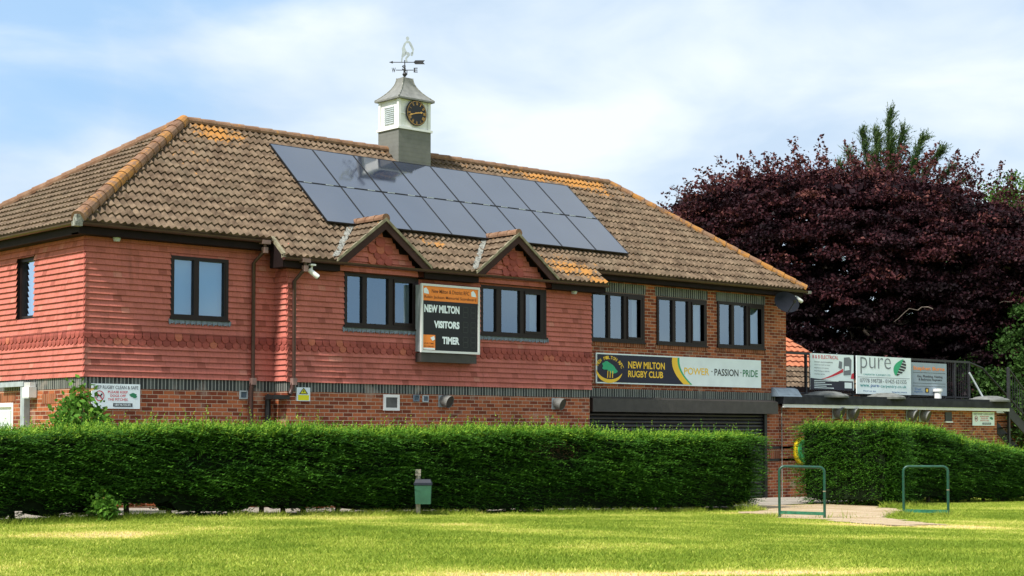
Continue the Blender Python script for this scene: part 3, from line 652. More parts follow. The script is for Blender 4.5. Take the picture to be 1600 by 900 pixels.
gutter((MLe - .02, EY - .03, EZ - .02), (MRe + .02, EY - .03, EZ - .02), (0, -1, 0))
b.build('gutter', M_pipe, club)
b = MB().box((-.41, -.41, 5.21), (-.27, -.27, 5.29)).box((XRE + .02, -.40, 5.22), (XRE + .12, -.26, 5.29)); b.build('gutter_corner', M_lead, club)
b = MB(); b.face([(MLe - .01, -.30, 5.36), (MLe + .05, -.30, 5.38), (MLe + .05, EY, EZ + .07), (MLe - .01, EY, EZ + .04)]); b.box((MLe - .012, EY - .01, EZ - .03), (MLe + .05, EY + .06, EZ + .04))
b.prism([(EY, EZ - .01), (-.3, 5.29), (-.3, 5.37), (EY, EZ + .06)], MLe - .012, MLe + .02, swap=True); b.build('verge_mortar', M_verge, club)

# downpipes
def pipe(name, top, outx, wy, zb, shoe=None):
    b = MB(); x, y, z = top
    b.tube([(x, y, z - .04), (x, y, z - .18), (outx, wy, z - .42), (outx, wy, zb)], .038, 10)
    if shoe: b.tube([(outx, wy, zb + .01), (outx - .02, wy + .02, zb - .12), shoe[0], shoe[1]], .042, 10)
    p = b.build('downpipe', M_pipe, club, smooth=True, weld=True)
    b = MB(); b.box((x - .09, y - .06, z - .07), (x + .09, y + .06, z + .005)); b.box((x - .045, y - .045, z - .24), (x + .045, y + .045, z - .13)); b.box((outx - .045, wy - .05, zb - .06), (outx + .05, wy + .05, zb + .07))
    b.build('pipe_joint', M_pipejoint, p)
pipe('downpipe', (3.52, -.33, 5.27), 3.42, -.10, 2.60, ((3.40, -.07, 2.3), (3.40, -.07, .3)))
pipe('downpipe', (4.16, EY - .03, EZ - .02), 4.06, YM - .09, 2.60, ((4.0, YM - .07, 2.38), (3.98, YM - .07, 2.36)))
b = MB().box((3.66, -.16, 2.27), (4.02, YM - .02, 2.35)); b.tube([(3.80, -.10, 2.36), (3.78, -.07, 2.25), (3.78, -.07, .3)], .055, 10); b.build('waste_pipe', M_black, club)

# gablets over the two middle windows
for gi, (cx, za) in enumerate(GB):
    hw = 1.13; zb = za - GSL * hw - .02; yf = EY - .06
    b = MB()
    wall(b, FR(YM - .14), cx - .02 - .92, cx - .02 + .92, 4.79, 4.80)
    gw = MB(); gw.prism([(cx - 1.02, 4.79), (cx + 1.02, 4.79), (cx + 1.02, zb + .06), (cx, za - .12), (cx - 1.02, zb + .06)], YM - .10, YM + .3)
    gwo = gw.build('gable_wall', M_fascia, club)
    hu = MB(); tri = lambda u, v, cx=cx, za=za: v < za - .18 - GSL * abs(u - cx)
    hung(hu, FR(YM - .10), cx - 1.0, cx + 1.0, 4.79, 5.8, tri=lambda u, v, t=tri: t(u, v) and abs(u - cx) < .93, skipband=False)
    hu.build('gable_tiles', M_hung, gwo)
    sc = MB()
    for k, (zc, half) in enumerate(((5.04, .30), (5.15, .16), (5.26, .30), (5.40, .12))): scallops(sc, FR(YM - .12), cx - half, cx + half, rows=((zc, .10),), out=.04, w_=half * 2 / max(1, round(half * 2 / .18)))
    sc.build('gable_scallops', M_scal, gwo)
    # pitched roof of the gablet
    rb = MB(); sl = math.atan(GSL); cs, ss = math.cos(sl), math.sin(sl)
    for sgn in (-1, 1):
        Lg = hw / cs; nr = 5
        def ylim(v, sgn=sgn):   # where the slope meets the main roof
            z_ = zb + v * ss; return (z_ - 5.31) / math.tan(PT) - .3
        rw = []
        for k in range(nr):
            v0, v1 = Lg * k / nr, Lg * (k + 1) / nr
            if sgn < 0: rw.append((v0, v1, (-max(ylim(v0), yf + .1) - .12, -yf), (-max(ylim(v1), yf + .1) - .12, -yf)))
            else: rw.append((v0, v1, (yf, max(ylim(v0), yf + .1) + .12), (yf, max(ylim(v1), yf + .1) + .12)))
        tile_roof(rb, (cx + sgn * hw, 0, zb), (0, sgn, 0), (-sgn * cs, 0, ss), (sgn * ss, 0, cs), rw, lichf=lambda p: .12, prof=.012)
    ro = rb.build('gablet_roof', M_roof, club)
    cb = MB(); caps(cb, (cx, yf, za + .02), (cx, .42, za + .02), r=.085, lich=.02, seg=.3); cb.build('gablet_ridge', M_ridge, ro)
    v_ = MB()
    for sgn in (-1, 1):
        pts = [(cx, za + .035), (cx + sgn * (hw + .04), zb + .005), (cx + sgn * (hw + .04), zb - .055), (cx, za - .035)]
        v_.prism(pts if sgn > 0 else pts[::-1], yf - .012, yf + .05)
    v_.build('verge', M_verge, ro)
    bb = MB()
    for sgn in (-1, 1):
        pts = [(cx, za - .035), (cx + sgn * (hw + .02), zb - .055), (cx + sgn * (hw - .10), zb - .13), (cx, za - .20)]
        bb.prism(pts if sgn > 0 else pts[::-1], yf + .01, yf + .035)
        bb.face([(cx, yf + .035, za - .06), (cx + sgn * hw, yf + .035, zb - .05), (cx + sgn * hw, YM, zb - .05), (cx, YM, za - .06)])
    bb.build('bargeboard', M_barge, ro)
    fl = MB()   # lead valley, lighter strip
    A = Vector((cx - hw - .02, yf + .05, zb + .03)); B = Vector((cx - .18, .22, za - .09)); 
    nrm = Vector((0, -SP, CP)); s_ = Vector((-.15, 0, 0)); 
    ya = -.3 + (zb - 5.31) / math.tan(PT)
    A = Vector((cx - hw, ya, zb)); B = Vector((cx - .05, -.3 + (za - .04 - 5.31) / math.tan(PT), za - .04)); sd_ = Vector((-.085, 0, 0)); nn = 8
    for k in range(nn):
        t0, t1 = k / nn, (k + 1) / nn; P0 = A.lerp(B, t0) + nrm * .055; P1 = A.lerp(B, t1) + nrm * .055
        fl.face([P0 + sd_ * (1.2 + .4 * random.random()), P0 + nrm * .02 - sd_ * .3, P1 + nrm * .02 - sd_ * .3, P1 + sd_ * (1.2 + .4 * random.random())])
    fl.build('valley_mortar', M_lead, ro)

# ------------------------------------------------------------------ solar panels (each its own object)
pw = (13.9 - 5.27) / 8; phh = 1.38; O = Vector((5.27, -.3, 5.31)); Vs = Vector((0, CP, SP)); Ns = Vector((0, -SP, CP))
ords = ['first', 'second', 'third', 'fourth', 'fifth', 'sixth', 'seventh', 'eighth']
for r_ in range(2):
    for c_ in range(8):
        v0 = .66 + r_ * (phh + .02); u0 = c_ * pw; base = O + Vector((u0 + pw / 2, 0, 0)) + Vs * v0 + Ns * .06
        rowt = 'upper' if r_ else 'lower'
        lab = f"dark glass solar panel, {ords[c_]} from the left in the {rowt} row on the roof"
        if r_ and c_ == 3: lab = "dark glass solar panel right below the clock turret, fourth in the upper row"
        t = thing('solar_panel', lab, 'solar panel', tuple(base), 'solar panels on the clubhouse roof')
        P = lambda u, v, h: O + Vector((u0 + u, 0, 0)) + Vs * (v0 + v) + Ns * h
        tilt = random.uniform(-.001, .001); e = .012
        f = MB()
        for (a, bb, c, dd) in ((.006, pw - .006, 0, e), (.006, pw - .006, phh - e, phh), (.006, .006 + e, e, phh - e), (pw - .006 - e, pw - .006, e, phh - e)):
            q = [P(x, y, h) for h in (.085, .125) for x, y in ((a, c), (bb, c), (bb, dd), (a, dd))]
            for fc in ((4, 5, 6, 7), (0, 1, 5, 4), (1, 2, 6, 5), (2, 3, 7, 6), (3, 0, 4, 7), (3, 2, 1, 0)): f.face([q[k] for k in fc])
        f.build('panel_frame', M_black, t)
        gg = MB(); gg.face([P(.018, e, .12 + tilt), P(pw - .018, e, .12 - tilt), P(pw - .018, phh - e, .12 - tilt), P(.018, phh - e, .12 + tilt)]); gg.build('panel_glass', M_solar, t)
        if r_ == 0:
            cl = MB()
            for x in (.25, .8):
                q = P(x, phh + .01, .12); cl.box(tuple(q - Vector((.09, .012, .004))), tuple(q + Vector((.09, .012, .012))))
            cl.build('clamp', M_silver, t)
b = MB()
for v in (.9, 1.8, 2.3, 3.1):
    for h, (x0, x1) in ((.06, (5.3, 13.85)),):
        a = Vector((x0, 0, 0)) + Vector((0, -.3, 5.31)) + Vs * v + Ns * h; c = Vector((x1, 0, 0)) + Vector((0, -.3, 5.31)) + Vs * v + Ns * h; b.tube([a, c], .018, 6)
b.build('panel_rails', M_galv, club)

# ------------------------------------------------------------------ clock turret
TX0, TX1, TY0, TY1 = 8.75, 9.67, 2.28, 3.03; tcx, tcy = (TX0 + TX1) / 2, (TY0 + TY1) / 2
tw = thing('clock_turret', 'white and grey square clock turret with a bell-shaped lead roof on the ridge', 'clock tower', (tcx, tcy, 7.4))
b = MB().box((TX0, TY0, 7.2), (TX1, TY1, 8.45))
for k in range(9): z = 7.55 + k * .1; b.box((TX0 - .0015, TY0 - .0015, z), (TX1 + .0015, TY1 + .0015, z + .094))
b.build('turret_base', M_grey, tw)
b = MB().box((TX0 + .03, TY0 + .03, 8.50), (TX1 - .03, TY1 - .03, 9.17)); b.box((TX0 - .035, TY0 - .035, 8.45), (TX1 + .035, TY1 + .035, 8.50))
for (x, y) in ((TX0, TY0), (TX1 - .07, TY0), (TX0, TY1 - .07), (TX1 - .07, TY1 - .07)): b.box((x, y, 8.50), (x + .07, y + .07, 9.17))
for x0, y0, x1, y1 in ((TX0 - .01, TY0 - .012, TX1 + .01, TY0 + .03),): b.box((TX0 + .07, TY0 + .012, 8.80), (TX0 + .2, TY0 + .03, 8.83))
ub = b.build('turret_box', M_white, tw)
b = MB()
for k in range(9): b.box((TX0 - .002, TY0 + .20, 8.60 + k * .045), (TX0 + .031, TY0 + .55 , 8.60 + k * .045 + .018))
b.build('louvre', M_silver, ub)
b = MB(); N_ = 12; prof = []
for k in range(N_ + 1): t = k / N_; prof.append((.60 * (1 - t) ** 1.9 * .82 + .11 + .10 * (1 - t), 9.20 + .50 * t ** 1.0))
prof = [(.52, 9.13), (.52, 9.165)] + [(.52 - (.52 - .14) * (1 - (1 - k / N_) ** 1.9), 9.165 + .525 * k / N_) for k in range(1, N_ + 1)] + [(.12, 9.70), (.03, 9.71)]
for (r0, z0), (r1, z1) in zip(prof[:-1], prof[1:]):
    c0 = [(-1, -1), (1, -1), (1, 1), (-1, 1)]
    for k in range(4):
        a, c = c0[k], c0[(k + 1) % 4]; b.face([(tcx + a[0] * r0, tcy + a[1] * r0 * .86, z0), (tcx + c[0] * r0, tcy + c[1] * r0 * .86, z0), (tcx + c[0] * r1, tcy + c[1] * r1 * .86, z1), (tcx + a[0] * r1, tcy + a[1] * r1 * .86, z1)])
b.face([(tcx - .52, tcy - .44, 9.13), (tcx + .52, tcy - .44, 9.13), (tcx + .52, tcy + .44, 9.13), (tcx - .52, tcy + .44, 9.13)])
tr_ = b.build('turret_roof', M_leadroof, tw)
b = MB()
for sx, sy in ((-1, -1), (1, -1), (1, 1), (-1, 1)): b.tube([(tcx + sx * r0, tcy + sy * r0 * .86, z0 + .004) for r0, z0 in prof[1:-2]], .013, 6)
b.build('lead_roll', M_lead, tr_)
ck = (9.235, TY0 - .0, 8.845); b = MB().lathe(ck, [(.0, .0), (.29, .0), (.29, .035), (.0, .035)], 40, 'y'); cf = b.build('clock_face', M_black, tw)
b = MB(); n = 48; yq = ck[1] - .041
for k in range(n):
    a0, a1 = 2 * math.pi * k / n, 2 * math.pi * (k + 1) / n
    for r0, r1 in ((.262, .272),): b.face([(ck[0] + math.sin(a0) * r0, yq, ck[2] + math.cos(a0) * r0), (ck[0] + math.sin(a1) * r0, yq, ck[2] + math.cos(a1) * r0), (ck[0] + math.sin(a1) * r1, yq, ck[2] + math.cos(a1) * r1), (ck[0] + math.sin(a0) * r1, yq, ck[2] + math.cos(a0) * r1)])
for k, s_ in enumerate(['XII', 'I', 'II', 'III', 'IIII', 'V', 'VI', 'VII', 'VIII', 'IX', 'X', 'XI']):
    a = 2 * math.pi * k / 12; wd = {1: .02, 2: .04, 3: .055, 4: .07}[min(4, len(s_))]
    def pl_(x, z, a=a): return (ck[0] + math.sin(a) * (.215 + z) + math.cos(a) * x, yq - .002, ck[2] + math.cos(a) * (.215 + z) - math.sin(a) * x)
    text(b, s_, -wd / 2, wd / 2, -.035, .035, pl_, bold=.02)
b.build('numerals', M_gold, cf)
def hand(name, ang, L_, w_, y):
    b = MB(); a = R(ang); d = Vector((math.sin(a), 0, math.cos(a))); s_ = Vector((math.cos(a), 0, -math.sin(a))); c = Vector((ck[0], y, ck[2]))
    pts = [c - d * .05 - s_ * w_, c + d * L_ * .55 - s_ * w_ * .8, c + d * L_ * .7 - s_ * w_ * 1.8, c + d * L_, c + d * L_ * .7 + s_ * w_ * 1.8, c + d * L_ * .55 + s_ * w_ * .8, c - d * .05 + s_ * w_]
    q = [p + Vector((0, .006, 0)) for p in pts]; b.face(pts); b.face(q[::-1])
    for k in range(7): b.face([pts[k], q[k], q[(k + 1) % 7], pts[(k + 1) % 7]])
    b.build(name, M_gold, cf)
hand('minute_hand', 254, .25, .011, yq - .022); hand('hour_hand', 80, .17, .014, yq - .012)

# weather vane
vx, vy = tcx, tcy
wv = thing('weather_vane', 'iron weather vane with a running rugby player, arrow and compass letters above the turret', 'weather vane', (vx, vy, 9.69))
VD = Vector((.743, -.669, 0))
b = MB().tube([(vx, vy, 9.66), (vx, vy, 10.12)], .012, 8); b.lathe((vx, vy, 9.79), [(.0, -.055), (.03, -.045), (.055, 0), (.03, .045), (.0, .055)], 14); b.lathe((vx, vy, 9.72), [(.03, -.03), (.015, .03)], 12); b.lathe((vx, vy, 9.93), [(.032, -.06), (.008, .09)], 12); b.build('vane_spindle', M_iron, wv)
b = MB(); c = Vector((vx, vy, 9.89)); arms = []
for d_, s_ in ((VD, 'E'), (-VD, 'W'), (Vector((.669, .743, 0)), 'N'), (-Vector((.669, .743, 0)), 'S')):
    b.tube([c, c + d_ * .20], .009, 6); p = c + d_ * .25
    text(b, s_, -.045, .045, -.055, .055, lambda x, z, p=p: tuple(p + VD * x + Vector((0, 0, z))), bold=.03)
b.build('compass_arms', M_iron, wv)
b = MB(); c = Vector((vx, vy, 10.07)); b.tube([c - VD * .27, c + VD * .33], .009, 6); 
def vp(pts, th=.006, y=0):
    q = [c + VD * p[0] + Vector((0, 0, p[1])) for p in pts]; nn = Vector((.669, .743, 0)) * th; b.face([p - nn for p in q]); b.face([p + nn for p in q][::-1])
    for k in range(len(q)): b.face([q[k] - nn, q[k] + nn, q[(k + 1) % len(q)] + nn, q[(k + 1) % len(q)] - nn])
vp([(-.36, 0), (-.27, .03), (-.27, -.03)]); vp([(.20, .0), (.24, .045), (.46, .045), (.42, 0), (.46, -.045), (.24, -.045)])
b.build('vane_arrow', M_iron, wv)
b = MB()
FS = .84
_vp = vp
def vp(pts): _vp([(px_ * FS, pz_ * FS) for px_, pz_ in pts])
vp([(-.10, .01), (-.07, .01), (-.05, .13), (.03, .20), (.05, .30), (.0, .42), (.04, .52), (.10, .53), (.14, .45), (.20, .33), (.19, .22), (.23, .22), (.25, .36), (.18, .52), (.13, .58), (.06, .60), (-.02, .52), (-.08, .38), (-.07, .28), (-.09, .16)])
vp([(.03, .29), (.12, .27), (.15, .20), (.06, .10), (.08, .01), (.03, .01), (.01, .11), (.08, .20), (.0, .22)])
k = 12; vp([(.075 + .045 * math.cos(2 * math.pi * i / k), .655 + .05 * math.sin(2 * math.pi * i / k)) for i in range(k)]); vp([(.19 + .035 * math.cos(2 * math.pi * i / k), .225 + .055 * math.sin(2 * math.pi * i / k)) for i in range(k)])
b.build('rugby_player_figure', M_galv, wv)

# ------------------------------------------------------------------ scoreboard
sx0, sx1, sz0, sz1 = 7.02, 8.58, 3.26, 4.655; sy = YM - .25
sb = thing('scoreboard', 'tall black electronic scoreboard with an orange header between the two middle windows', 'scoreboard', ((sx0 + sx1) / 2, sy, sz0))
b = MB().box((sx0 + .03, sy + .02, sz0 + .02), (sx1 - .03, YM - .04, sz1 - .02)); b.build('case', M_galv, sb)
b = MB(); t = .045
b.box((sx0, sy - .02, sz0), (sx1, sy + .03, sz0 + t)); b.box((sx0, sy - .02, sz1 - t), (sx1, sy + .03, sz1)); b.box((sx0, sy - .02, sz0 + t), (sx0 + t, sy + .03, sz1 - t)); b.box((sx1 - t, sy - .02, sz0 + t), (sx1, sy + .03, sz1 - t)); b.build('board_frame', M_alu, sb)
b = MB().box((sx0 + t, sy, sz0 + t), (sx1 - t, sy + .02, 4.315)); fc = b.build('black_face', M_board, sb)
b = MB().box((sx0 + t, sy - .001, 4.315), (sx1 - t, sy + .02, sz1 - t)); hd = b.build('orange_header', M_orangeS, sb)
b = MB(); p = frontpl(sy - .004)
text(b, 'New Milton & District RFC', sx0 + .28, sx1 - .28, 4.475, 4.555, p, .01); text(b, 'Robin Jackson Memorial Scoreboard', sx0 + .09, sx1 - .09, 4.345, 4.425, p, .01); b.build('header_lettering', M_brownS, hd)
b = MB()
for cx in (sx0 + .15, sx1 - .15): b.face([(cx - .07, sy - .003, 4.46), (cx + .06, sy - .003, 4.45), (cx + .04, sy - .003, 4.52), (cx - .02, sy - .003, 4.58), (cx - .08, sy - .003, 4.55)])
b.build('header_emblem', M_signwhite, hd)
b = MB(); p = frontpl(sy - .004)
text(b, 'NEW MILTON', sx0 + .085, 8.035, 4.075, 4.235, p, .05); text(b, 'VISITORS', 7.36, 8.035, 3.765, 3.915, p, .05); text(b, 'TIMER', 7.58, 8.035, 3.445, 3.595, p, .05); b.build('team_lettering', M_signwhite, fc)
b = MB()
for zc in (4.12, 3.81, 3.50):
    for xc in (8.20, 8.41):
        b.cut()
        w_, h_, s_ = .065, .10, .010
        for (a, c, d_, e) in ((-w_, w_, h_, h_ + s_ * 1.5), (-w_, w_, -s_, s_), (-w_, w_, -h_ - s_ * 1.5, -h_), (-w_ - s_, -w_ + s_, .015, h_ - .01), (-w_ - s_, -w_ + s_, -h_ + .01, -.015), (w_ - s_, w_ + s_, .015, h_ - .01), (w_ - s_, w_ + s_, -h_ + .01, -.015)):
            b.face([(xc + a, sy - .003, zc + d_), (xc + c, sy - .003, zc + d_), (xc + c, sy - .003, zc + e), (xc + a, sy - .003, zc + e)])
b.build('digit_segments', M_digit, fc)
b = MB().box((sx0 + .055, sy - .006, sz0 + .055), (sx0 + .37, sy, sz0 + .36)); cr2 = b.build('corner_panel', M_orangeS, sb)
b = MB(); p = frontpl(sy - .010); text(b, 'LIVE TIME', sx0 + .08, sx0 + .34, sz0 + .17, sz0 + .2, p, .01); text(b, 'SCORING', sx0 + .08, sx0 + .34, sz0 + .11, sz0 + .14, p, .01)
b.build('corner_lettering', M_brownS, cr2); b = MB(); b.face([(sx0 + .24, sy - .009, sz0 + .30), (sx0 + .30, sy - .009, sz0 + .24), (sx0 + .36, sy - .009, sz0 + .27), (sx0 + .34, sy - .009, sz0 + .34)]); b.face([(sx0 + .06, sy - .009, sz0 + .058), (sx0 + .36, sy - .009, sz0 + .058), (sx0 + .36, sy - .009, sz0 + .095), (sx0 + .06, sy - .009, sz0 + .095)]); b.build('corner_emblem', M_signwhite, cr2)
b = MB().box((sx0 + .03, sy + .03, 3.07), (sx1 - .05, YM - .04, 3.25)); b.build('mounting_rail', M_shutbox, sb)

# ------------------------------------------------------------------ club banner
bx0, bx1, bz0, bz1 = 12.64, 18.50, 2.77, 3.465; by = -.05
bn = thing('club_banner', 'long club name banner, navy on the left and white on the right, above the shutter', 'sign', ((bx0 + bx1) / 2, by, bz0))
b = MB().box((bx0, by, bz0), (bx1, -.012, bz1)); b.build('banner_board', M_signwhite, bn)
b = MB(); t = .03
xm = lambda z: 15.28 + .42 * ((z - (bz0 + .62)) / .55) ** 2 if z < bz0 + .62 else 15.28
zs = [bz0 + t + (bz1 - bz0 - 2 * t) * k / 14 for k in range(15)]
edge = [(15.22 + .42 * ((bz1 - .12 - z) / .55) ** 2, z) for z in zs]
y1 = by - .004; b.face([(bx0 + t, y1, zs[0])] + [(x, y1, z) for x, z in edge] + [(bx0 + t, y1, zs[-1])]); b.build('navy_field', M_navy, bn)
def stripe(off0, off1, mat, yy, nm):
    b = MB()
    for (xa, za), (xc, zc) in zip(edge[:-1], edge[1:]):
        f = lambda z: (z - bz0) / (bz1 - bz0)
        b.face([(xa + off0, yy, za), (xa + off1 + .06 * (.6 - f(za)), yy, za), (xc + off1 + .06 * (.6 - f(zc)), yy, zc), (xc + off0, yy, zc)])
    b.build(nm, mat, bn)
stripe(-.04, .17, M_signyel, y1 - .003, 'yellow_sweep'); stripe(.14, .24, M_signgreen, y1 - .002, 'green_sweep')
b = MB(); p = frontpl(y1 - .003)
text(b, 'NEW MILTON', 13.68, 14.93, 3.135, 3.30, p, .025); text(b, 'RUGBY CLUB', 13.68, 14.87, 2.93, 3.085, p, .025)
for k, ch in enumerate('NEW MILTON RFC'):
    if ch == ' ': continue
    a = R(148 - k * 9.6); cxx, czz = 13.06, 3.03
    def pl_(x, z, a=a): rr = .30 + z; return (cxx + math.cos(a) * rr * 1.35 + math.sin(a) * x, y1 - .003, czz + math.sin(a) * rr - math.cos(a) * x)
    text(b, ch, -.034, .034, 0, .075, pl_, .02)
b.build('name_lettering', M_signyel, bn)
b = MB(); p = frontpl(by - .004); text(b, 'POWER', 15.62, 16.52, 3.04, 3.21, p, .012); b.build('power_lettering', M_signyel, bn)
b = MB(); text(b, 'PASSION', 16.72, 17.62, 3.04, 3.21, p, .012); b.box((16.61, by - .006, 3.125), (16.64, by - .002, 3.15)); b.box((17.70, by - .006, 3.125), (17.73, by - .002, 3.15)); b.build('passion_lettering', M_charc, bn)
b = MB(); text(b, 'PRIDE', 17.79, 18.37, 3.04, 3.21, p, .012); b.build('pride_lettering', M_dkgreen, bn)
b = MB(); yy = y1 - .004
def disc(b, cx, cz, rx, rz, yy, n=14, wob=.12, ph=0):
    b.face([(cx + rx * (1 + wob * math.sin(5 * 2 * math.pi * k / n + ph)) * math.cos(2 * math.pi * k / n), yy, cz + rz * (1 + wob * math.cos(4 * 2 * math.pi * k / n + ph)) * math.sin(2 * math.pi * k / n)) for k in range(n)])
for k, (cx, cz, rx, rz) in enumerate(((12.97, 3.20, .14, .075), (13.10, 3.13, .14, .08), (13.20, 3.06, .12, .06), (12.92, 3.13, .09, .05))): disc(b, cx, cz, rx, rz, yy - .001 * k, ph=k)
b.build('tree_emblem', M_signgreen, bn)
b = MB()
for x in (13.00, 13.08, 13.16): b.face([(x - .015, yy, 2.90), (x + .012, yy, 2.90), (x + .02, yy - .004, 3.06), (x - .005, yy - .004, 3.06)])
for k in range(16):
    a0, a1 = R(175 + k * 11), R(175 + (k + 1) * 11); t0, t1 = .09 * math.sin(math.pi * k / 16) ** .8, .09 * math.sin(math.pi * (k + 1) / 16) ** .8
    q = lambda a, r: (13.06 + math.cos(a) * r * 1.42, yy - .002, 3.06 + math.sin(a) * r * .92); b.face([q(a0, .30 - t0), q(a1, .30 - t1), q(a1, .30), q(a0, .30)])
b.build('crescent_emblem', M_signyel, bn)

# ------------------------------------------------------------------ other signs
def sign(name, label, x0, x1, z0, z1, y, matl, group=None, th=.02):
    t = thing(name, label, 'sign', ((x0 + x1) / 2, y, z0), group); MB().box((x0, y, z0), (x1, y + th, z1)).build('sign_board', matl, t); return t
def dogsign(x0, x1, z0, z1, y, label):
    t = sign('notice_sign', label, x0, x1, z0, z1, y, M_signwhite); W_, H_ = x1 - x0, z1 - z0; X_ = lambda f: x0 + W_ * f; Z_ = lambda f: z0 + H_ * f; p = frontpl(y - .003)
    b = MB(); text(b, 'KEEP RUGBY CLEAN & SAFE', X_(.04), X_(.96), Z_(.79), Z_(.93), p, .02); b.build('title_lettering', M_blueS if False else M_grime, t)
    b = MB(); text(b, 'PLEASE KEEP', X_(.33), X_(.74), Z_(.62), Z_(.72), p, .015); text(b, 'DOGS OFF', X_(.38), X_(.70), Z_(.47), Z_(.57), p, .015); text(b, 'THE PITCHES', X_(.33), X_(.74), Z_(.32), Z_(.42), p, .015)
    cx, cz, r = X_(.16), Z_(.51), H_ * .21
    for k in range(24):
        a0, a1 = 2 * math.pi * k / 24, 2 * math.pi * (k + 1) / 24; q = lambda a, rr: (cx + math.cos(a) * rr, y - .003, cz + math.sin(a) * rr); b.face([q(a0, r * .84), q(a1, r * .84), q(a1, r), q(a0, r)])
    b.face([(cx - r * .68, y - .005, cz + r * .58), (cx - r * .58, y - .005, cz + r * .68), (cx + r * .68, y - .005, cz - r * .58), (cx + r * .58, y - .005, cz - r * .68)])
    b.build('red_lettering', M_redS, t)
    b = MB(); s_ = r / .1; dog = [(-.06, -.05), (-.045, -.05), (-.04, -.01), (.02, -.01), (.025, -.05), (.04, -.05), (.04, .005), (.065, .03), (.06, .045), (.035, .045), (.02, .02), (-.045, .02), (-.065, .04)]
    b.face([(cx + u * s_, y - .004, cz + v * s_) for u, v in dog]); b.face([(X_(.44), y - .003, Z_(.08)), (X_(.84), y - .003, Z_(.08)), (X_(.84), y - .003, Z_(.22)), (X_(.44), y - .003, Z_(.22))]); b.build('black_markings', M_charc, t)
    b = MB(); disc(b, X_(.85), Z_(.56), W_ * .075, H_ * .08, y - .003); disc(b, X_(.885), Z_(.50), W_ * .05, H_ * .06, y - .004); b.build('tree_emblem', M_dkgreen, t)
    b = MB(); text(b, 'NEW MILTON RFC', X_(.47), X_(.81), Z_(.11), Z_(.19), frontpl(y - .006), .02); b.build('bar_lettering', M_signwhite, t)
dogsign(.13, 1.08, 2.06, 2.50, -.035, 'white dog notice on the brick wall left of the downpipe, half behind a leafy shrub')
dogsign(28.10, 29.26, 1.86, 2.26, -.06, 'small white dog notice on the annexe wall beside the metal stairs')
t = sign('warning_sign', 'small yellow and white electrical warning sign beside the downpipe', 4.17, 4.48, 2.24, 2.50, YM - .035, M_signwhite)
t.children[0].data.transform(Matrix.Identity(4))
p = frontpl(YM - .039); b = MB(); b.face([(4.20, YM - .038, 2.255), (4.45, YM - .038, 2.255), (4.45, YM - .038, 2.355), (4.20, YM - .038, 2.355)]); b.face([(4.235, YM - .038, 2.38), (4.415, YM - .038, 2.38), (4.325, YM - .038, 2.485)]); b.build('yellow_panel', M_wyel, t)
b = MB(); 
for (a, c) in (((4.235, 2.38), (4.415, 2.38)), ((4.415, 2.38), (4.325, 2.485)), ((4.325, 2.485), (4.235, 2.38))): b.tube([(a[0], YM - .040, a[1]), (c[0], YM - .040, c[1])], .007, 5)
b.face([(4.335, YM - .043, 2.46), (4.30, YM - .043, 2.42), (4.325, YM - .043, 2.42), (4.315, YM - .043, 2.39), (4.345, YM - .043, 2.43), (4.325, YM - .043, 2.43)]); b.build('warning_symbol', M_charc, t)

# ------------------------------------------------------------------ vents, ducts, cameras, lights
def duct(x, y, z, label, r=.125, grp=None, ln=.20):
    t = thing('duct_hood', label, 'vent', (x, y, z), grp); b = MB(); n = 20; pts = []
    # short elbow coming out of the wall and turned to the right and down
    path = [Vector((x, y + .01, z + .02)), Vector((x, y - .05, z + .02)), Vector((x, y - .10, z + .015)), Vector((x + .008, y - .15, z + .003)), Vector((x + .02, y - .19, z - .012))]
    b.tube(path, [r * .9, r * .98, r, r, r * 1.04], n, cap=False); b.build('hood_shell', M_duct, t, smooth=True)
    c = path[-1] - (path[-1] - path[-2]).normalized() * .012; d_ = (path[-1] - path[-2]).normalized(); u = d_.orthogonal().normalized(); v = d_.cross(u)
    k = MB(); k.face([c + (u * math.cos(2 * math.pi * i / n) + v * math.sin(2 * math.pi * i / n)) * r * .93 for i in range(n)]); k.build('hood_opening', M_black, t)
    k = MB().box((x - r * 1.1, y - .012, z - r * .9), (x + r * 1.1, y - .002, z + r * 1.05)); k.build('back_plate', M_galv, t)
duct(7.82, YM, 2.275, 'round grey duct hood on the brick wall below the scoreboard', grp='duct hoods on the brick walls')
duct(11.02, YM, 2.265, 'round grey duct hood beside the roller shutter, below the right gable', grp='duct hoods on the brick walls')
for x, z, s_ in ((21.62, 2.16, 'first and leftmost'), (22.25, 2.15, 'second'), (24.98, 2.12, 'third'), (25.60, 2.10, 'last and rightmost')):
    duct(x, -.03, z, f'grey duct hood under the annexe roof edge, {s_} of the four', r=.165, grp='duct hoods on the annexe')
def vent(x0, x1, z0, z1, y, label, frame, core):
    t = thing('wall_vent', label, 'vent', ((x0 + x1) / 2, y, z0), 'small vents on the brick wall'); b = MB(); e = (x1 - x0) * .14
    b.box((x0, y - .03, z0), (x1, y - .001, z0 + e)); b.box((x0, y - .03, z1 - e), (x1, y - .001, z1)); b.box((x0, y - .03, z0 + e), (x0 + e, y - .001, z1 - e)); b.box((x1 - e, y - .03, z0 + e), (x1, y - .001, z1 - e)); b.build('vent_frame', frame, t)
    b = MB(); z = z0 + e
    while z < z1 - e - .005: b.face([(x0 + e, y - .024, z), (x1 - e, y - .024, z), (x1 - e, y - .008, z + .02), (x0 + e, y - .008, z + .02)]); z += .02
    b.build('vent_slats', core, t)
vent(6.26, 6.66, 2.08, 2.40, YM, 'square white framed vent grille on the brick below the left middle window', M_white, M_duct)
